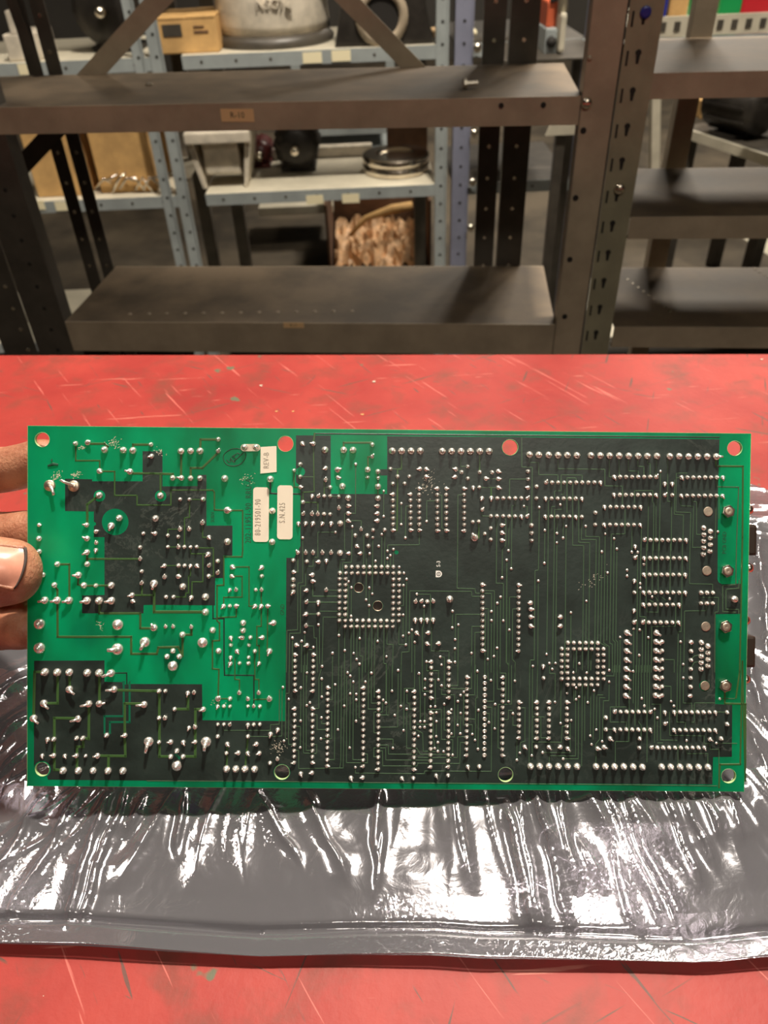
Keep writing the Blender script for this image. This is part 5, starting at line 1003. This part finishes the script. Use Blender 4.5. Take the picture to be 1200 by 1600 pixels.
for (px, py, r) in ((270, 1020, 24), (135, 990, 22), (278, 1185, 18), (180, 815, 17)):
    x, y = B(px, py); MB().lathe([(r*PX, -th-.006), (r*PX, -th-.0003)], 24, Matrix.Translation((x, y, 0))).build('disc_component', M['blue_plastic'] if r < 20 else M['rack_dark'], board, True)
# ================================================================== the hand holding the left edge
def chain_mesh(name, chains, mat, sub=2, parent=None):
    me = bpy.data.meshes.new(name); vs = []; es = []; rs = []
    root = 0
    for base, pts in chains:
        prev = base
        for (x, y, z, r) in pts:
            vs.append((x, y, z)); rs.append(r)
            if prev is not None: es.append((prev, len(vs)-1))
            prev = len(vs)-1
    me.from_pydata(vs, es, [])
    o = bpy.data.objects.new(name, me); COL.objects.link(o)
    md = o.modifiers.new('skin', 'SKIN'); md.branch_smoothing = .3
    for i, r in enumerate(rs):
        sv = me.skin_vertices[0].data[i]; sv.radius = (r, r) if not isinstance(r, tuple) else r
    me.skin_vertices[0].data[0].use_root = True
    s = o.modifiers.new('sub', 'SUBSURF'); s.levels = sub; s.render_levels = sub
    dg = bpy.context.evaluated_depsgraph_get(); dg.update()
    m2 = bpy.data.meshes.new_from_object(o.evaluated_get(dg)); bpy.data.objects.remove(o)
    m2.materials.clear(); m2.materials.append(mat)
    for p in m2.polygons: p.use_smooth = True
    o = bpy.data.objects.new(name, m2); COL.objects.link(o)
    if parent: o.parent = parent
    return o
hand = bpy.data.objects.new('person_hand', None); COL.objects.link(hand); hand.matrix_world = BM @ Matrix.Translation((-BW/2, 0, 0))
tag(hand, 'hand with a grimy thumb nail gripping the left edge of the circuit board', 'person')
# local frame: x to the right of the board's left edge, y up the board, z towards the viewer. px helper (left edge x = 0)
def H(px, py): x, y = B(px, py); return x+BW/2, y
def fy(py): return H(43, py)[1]
def limb(mb, nodes, n=18, sub=7):
    # rounded tapering limb through the joint positions (x, y, z, radius)
    P = [Vector(q[:3]) for q in nodes]; Rr = [q[3] for q in nodes]; pts = []; rs = []
    for i in range(len(P)-1):
        p0 = P[max(i-1, 0)]; p1 = P[i]; p2 = P[i+1]; p3 = P[min(i+2, len(P)-1)]
        for k in range(sub):
            t = k/sub; pts.append(.5*((2*p1)+(p2-p0)*t+(2*p0-5*p1+4*p2-p3)*t*t+(3*p1-p0-3*p2+p3)*t**3)); rs.append(Rr[i]*(1-t)+Rr[i+1]*t)
    pts.append(P[-1]); rs.append(Rr[-1]); d = (P[-1]-P[-2]).normalized(); d0 = (P[0]-P[1]).normalized()
    tail = [(P[-1]+d*Rr[-1]*.78*math.sin(a), Rr[-1]*math.cos(a)) for a in (.3, .6, .9, 1.15, 1.35, 1.5)]
    head = [(P[0]+d0*Rr[0]*math.sin(a), Rr[0]*math.cos(a)) for a in (1.5, 1.2, .8, .4)]
    mb.tube([q[0] for q in head]+pts+[q[0] for q in tail], [q[1] for q in head]+rs+[q[1] for q in tail], n)
zb = -.0016
body_mb = MB(); Wp = (-.168, fy(1040), -.014)
for py0, py1, tip, r, mcp, kz in ((731, 718, 92, .0102, 795, -.034), (838, 832, 84, .0101, 856, -.037), (915, 908, 78, .0098, 915, -.036), (993, 990, 66, .0096, 968, -.032)):
    tx = H(tip, py1)[0]
    limb(body_mb, [(Wp[0], Wp[1]+(880-mcp)*.00012, Wp[2], .0175), (-.125, fy(mcp*.6+1000*.4), -.026, .0160), (-.086, fy(mcp), kz, .0132), (-.062, fy((mcp+py0)/2), kz-.002, .0118), (-.040, fy(py0+6), kz+.004, .0114), (-.016, fy(py0), zb-r-.006, r*1.0), (tx-.012, fy(py1), zb-r*.98, r*.96), (tx-r*.8, fy(py1), zb-r*.86, r*.84)])
limb(body_mb, [(Wp[0]+.01, Wp[1]-.004, Wp[2]+.004, .018), (-.118, fy(990), -.006, .0185), (-.088, fy(948), .002, .0170), (-.062, fy(924), .0105, .0152), (-.041, fy(905), .0165, .0148), (-.022, fy(893), .0158, .0152), (-.0085, fy(889), .0150, .0149), (.0012, fy(888), .0142, .0134)])
limb(body_mb, [(-.125, fy(985), -.014, .020), (-.098, fy(905), -.024, .014)])
limb(body_mb, [(-.40, fy(1190), .085, .036), (-.30, fy(1135), .04, .031), (-.22, fy(1078), .004, .0265), (-.180, fy(1050), -.010, .0230), (-.150, fy(1020), -.016, .0220)])
t = body_mb.build('hand_skin', M['skin'], None, True)
rm = t.modifiers.new('remesh', 'REMESH'); rm.mode = 'VOXEL'; rm.voxel_size = .0016; rm.use_smooth_shade = True
sm_ = t.modifiers.new('smooth', 'SMOOTH'); sm_.iterations = 6; sm_.factor = .5
dg = bpy.context.evaluated_depsgraph_get(); dg.update()
me = bpy.data.meshes.new_from_object(t.evaluated_get(dg)); bpy.data.objects.remove(t); me.name = 'hand_skin'
me.materials.clear(); me.materials.append(M['skin'])
for p in me.polygons: p.use_smooth = True
body = bpy.data.objects.new('hand_skin', me); COL.objects.link(body); body.parent = hand
# fingernails: thumb nail faces the viewer, rolled upwards
def nail(par, c, ax, nrm, L, W, curve, name='fingernail'):
    ax = Vector(ax).normalized(); nrm = Vector(nrm).normalized(); sd = nrm.cross(ax).normalized(); nrm = ax.cross(sd).normalized()
    n1, n2 = 12, 12; vs = []; fs = []
    for j in range(n1+1):
        v = j/n1
        for i in range(n2+1):
            u = -1+2*i/n2; tipc = (1-u*u)*.14*L; x = -L/2+(L+tipc*1.0)*v - (1-v)*(1-u*u)*.0
            yv = u*W/2*(1-.10*(1-v))*(1-.35*max(0, 1-v*5)**2); z = -curve*u*u-(.0010*(v-.3)**2*4)*.4
            vs.append(Vector(c)+ax*x+sd*yv+nrm*z)
    for q in range(len(vs)):
        u = -1+2*(q % (n2+1))/n2; vv = (q//(n2+1))/n1
        h2, _, _, _ = bv.ray_cast(vs[q]+nrm*.012, -nrm)
        if h2 is not None: vs[q] = h2+nrm*(.0011*(1-abs(u)**5)*min(1, .35+vv*3)+.0003)
    W_ = n2+1
    for it in range(14):
        hs = [v.dot(nrm) for v in vs]
        for j in range(n1+1):
            for i in range(n2+1):
                nb = [hs[jj*W_+ii] for jj, ii in ((j-1, i), (j+1, i), (j, i-1), (j, i+1)) if 0 <= jj <= n1 and 0 <= ii <= n2]
                if 0 < i < n2 and 0 < j < n1: vs[j*W_+i] += nrm*((sum(nb)/len(nb)-hs[j*W_+i])*.6)
                else:
                    al = [hs[jj*W_+ii] for jj, ii in (((j-1, i), (j+1, i)) if i in (0, n2) else ((j, i-1), (j, i+1))) if 0 <= jj <= n1 and 0 <= ii <= n2]
                    vs[j*W_+i] += nrm*((sum(al)/len(al)-hs[j*W_+i])*.4)
    ring = [vs[j*W_] for j in range(n1, -1, -1)]+[vs[i] for i in range(1, n2)]+[vs[j*W_+n2] for j in range(0, n1+1)]
    MB().tube([p-nrm*.0006 for p in ring], .0010, 8).build('nail_fold', M['skin'], par, True)
    for j in range(n1):
        for i in range(n2): k = j*(n2+1)+i; fs.append((k, k+1, k+n2+2, k+n2+1))
    top = MB().add(vs, fs)
    o = top.build(name, M['nail'], par, True)
    # grime under the free edge
    row = [vs[n1*(n2+1)+i]-nrm*.0003+ax*.0002 for i in range(n2+1)]
    MB().tube(row, [.00035+.00045*max(0, (i/n2)) for i in range(n2+1)], 6).build('grime_line', M['dirt'], o, True)
    return o
dgx = bpy.context.evaluated_depsgraph_get(); dgx.update()
NC = H(43, 872)
from mathutils.bvhtree import BVHTree
bv = BVHTree.FromPolygons([v.co.copy() for v in body.data.vertices], [tuple(p.vertices) for p in body.data.polygons])
hit, nrm, _, _ = bv.ray_cast(Vector((NC[0], NC[1], .2)), Vector((0, 0, -1)))
print('thumb nail hit', hit, nrm)
if hit is not None:
    nn = Vector((.10, .30, 1.0))
    nail(body, hit+nn.normalized()*.0007-Vector((0, 0, .0001)), (1, -.10, -.02), nn, .0145, .0165, .0036)
# rolled sleeve further up the arm
sl = chain_mesh('sleeve', [(None, [(-.25, fy(1100), .018, .041), (-.30, fy(1135), .04, .043), (-.41, fy(1196), .09, .047)])], M['sleeve'], 2, hand)
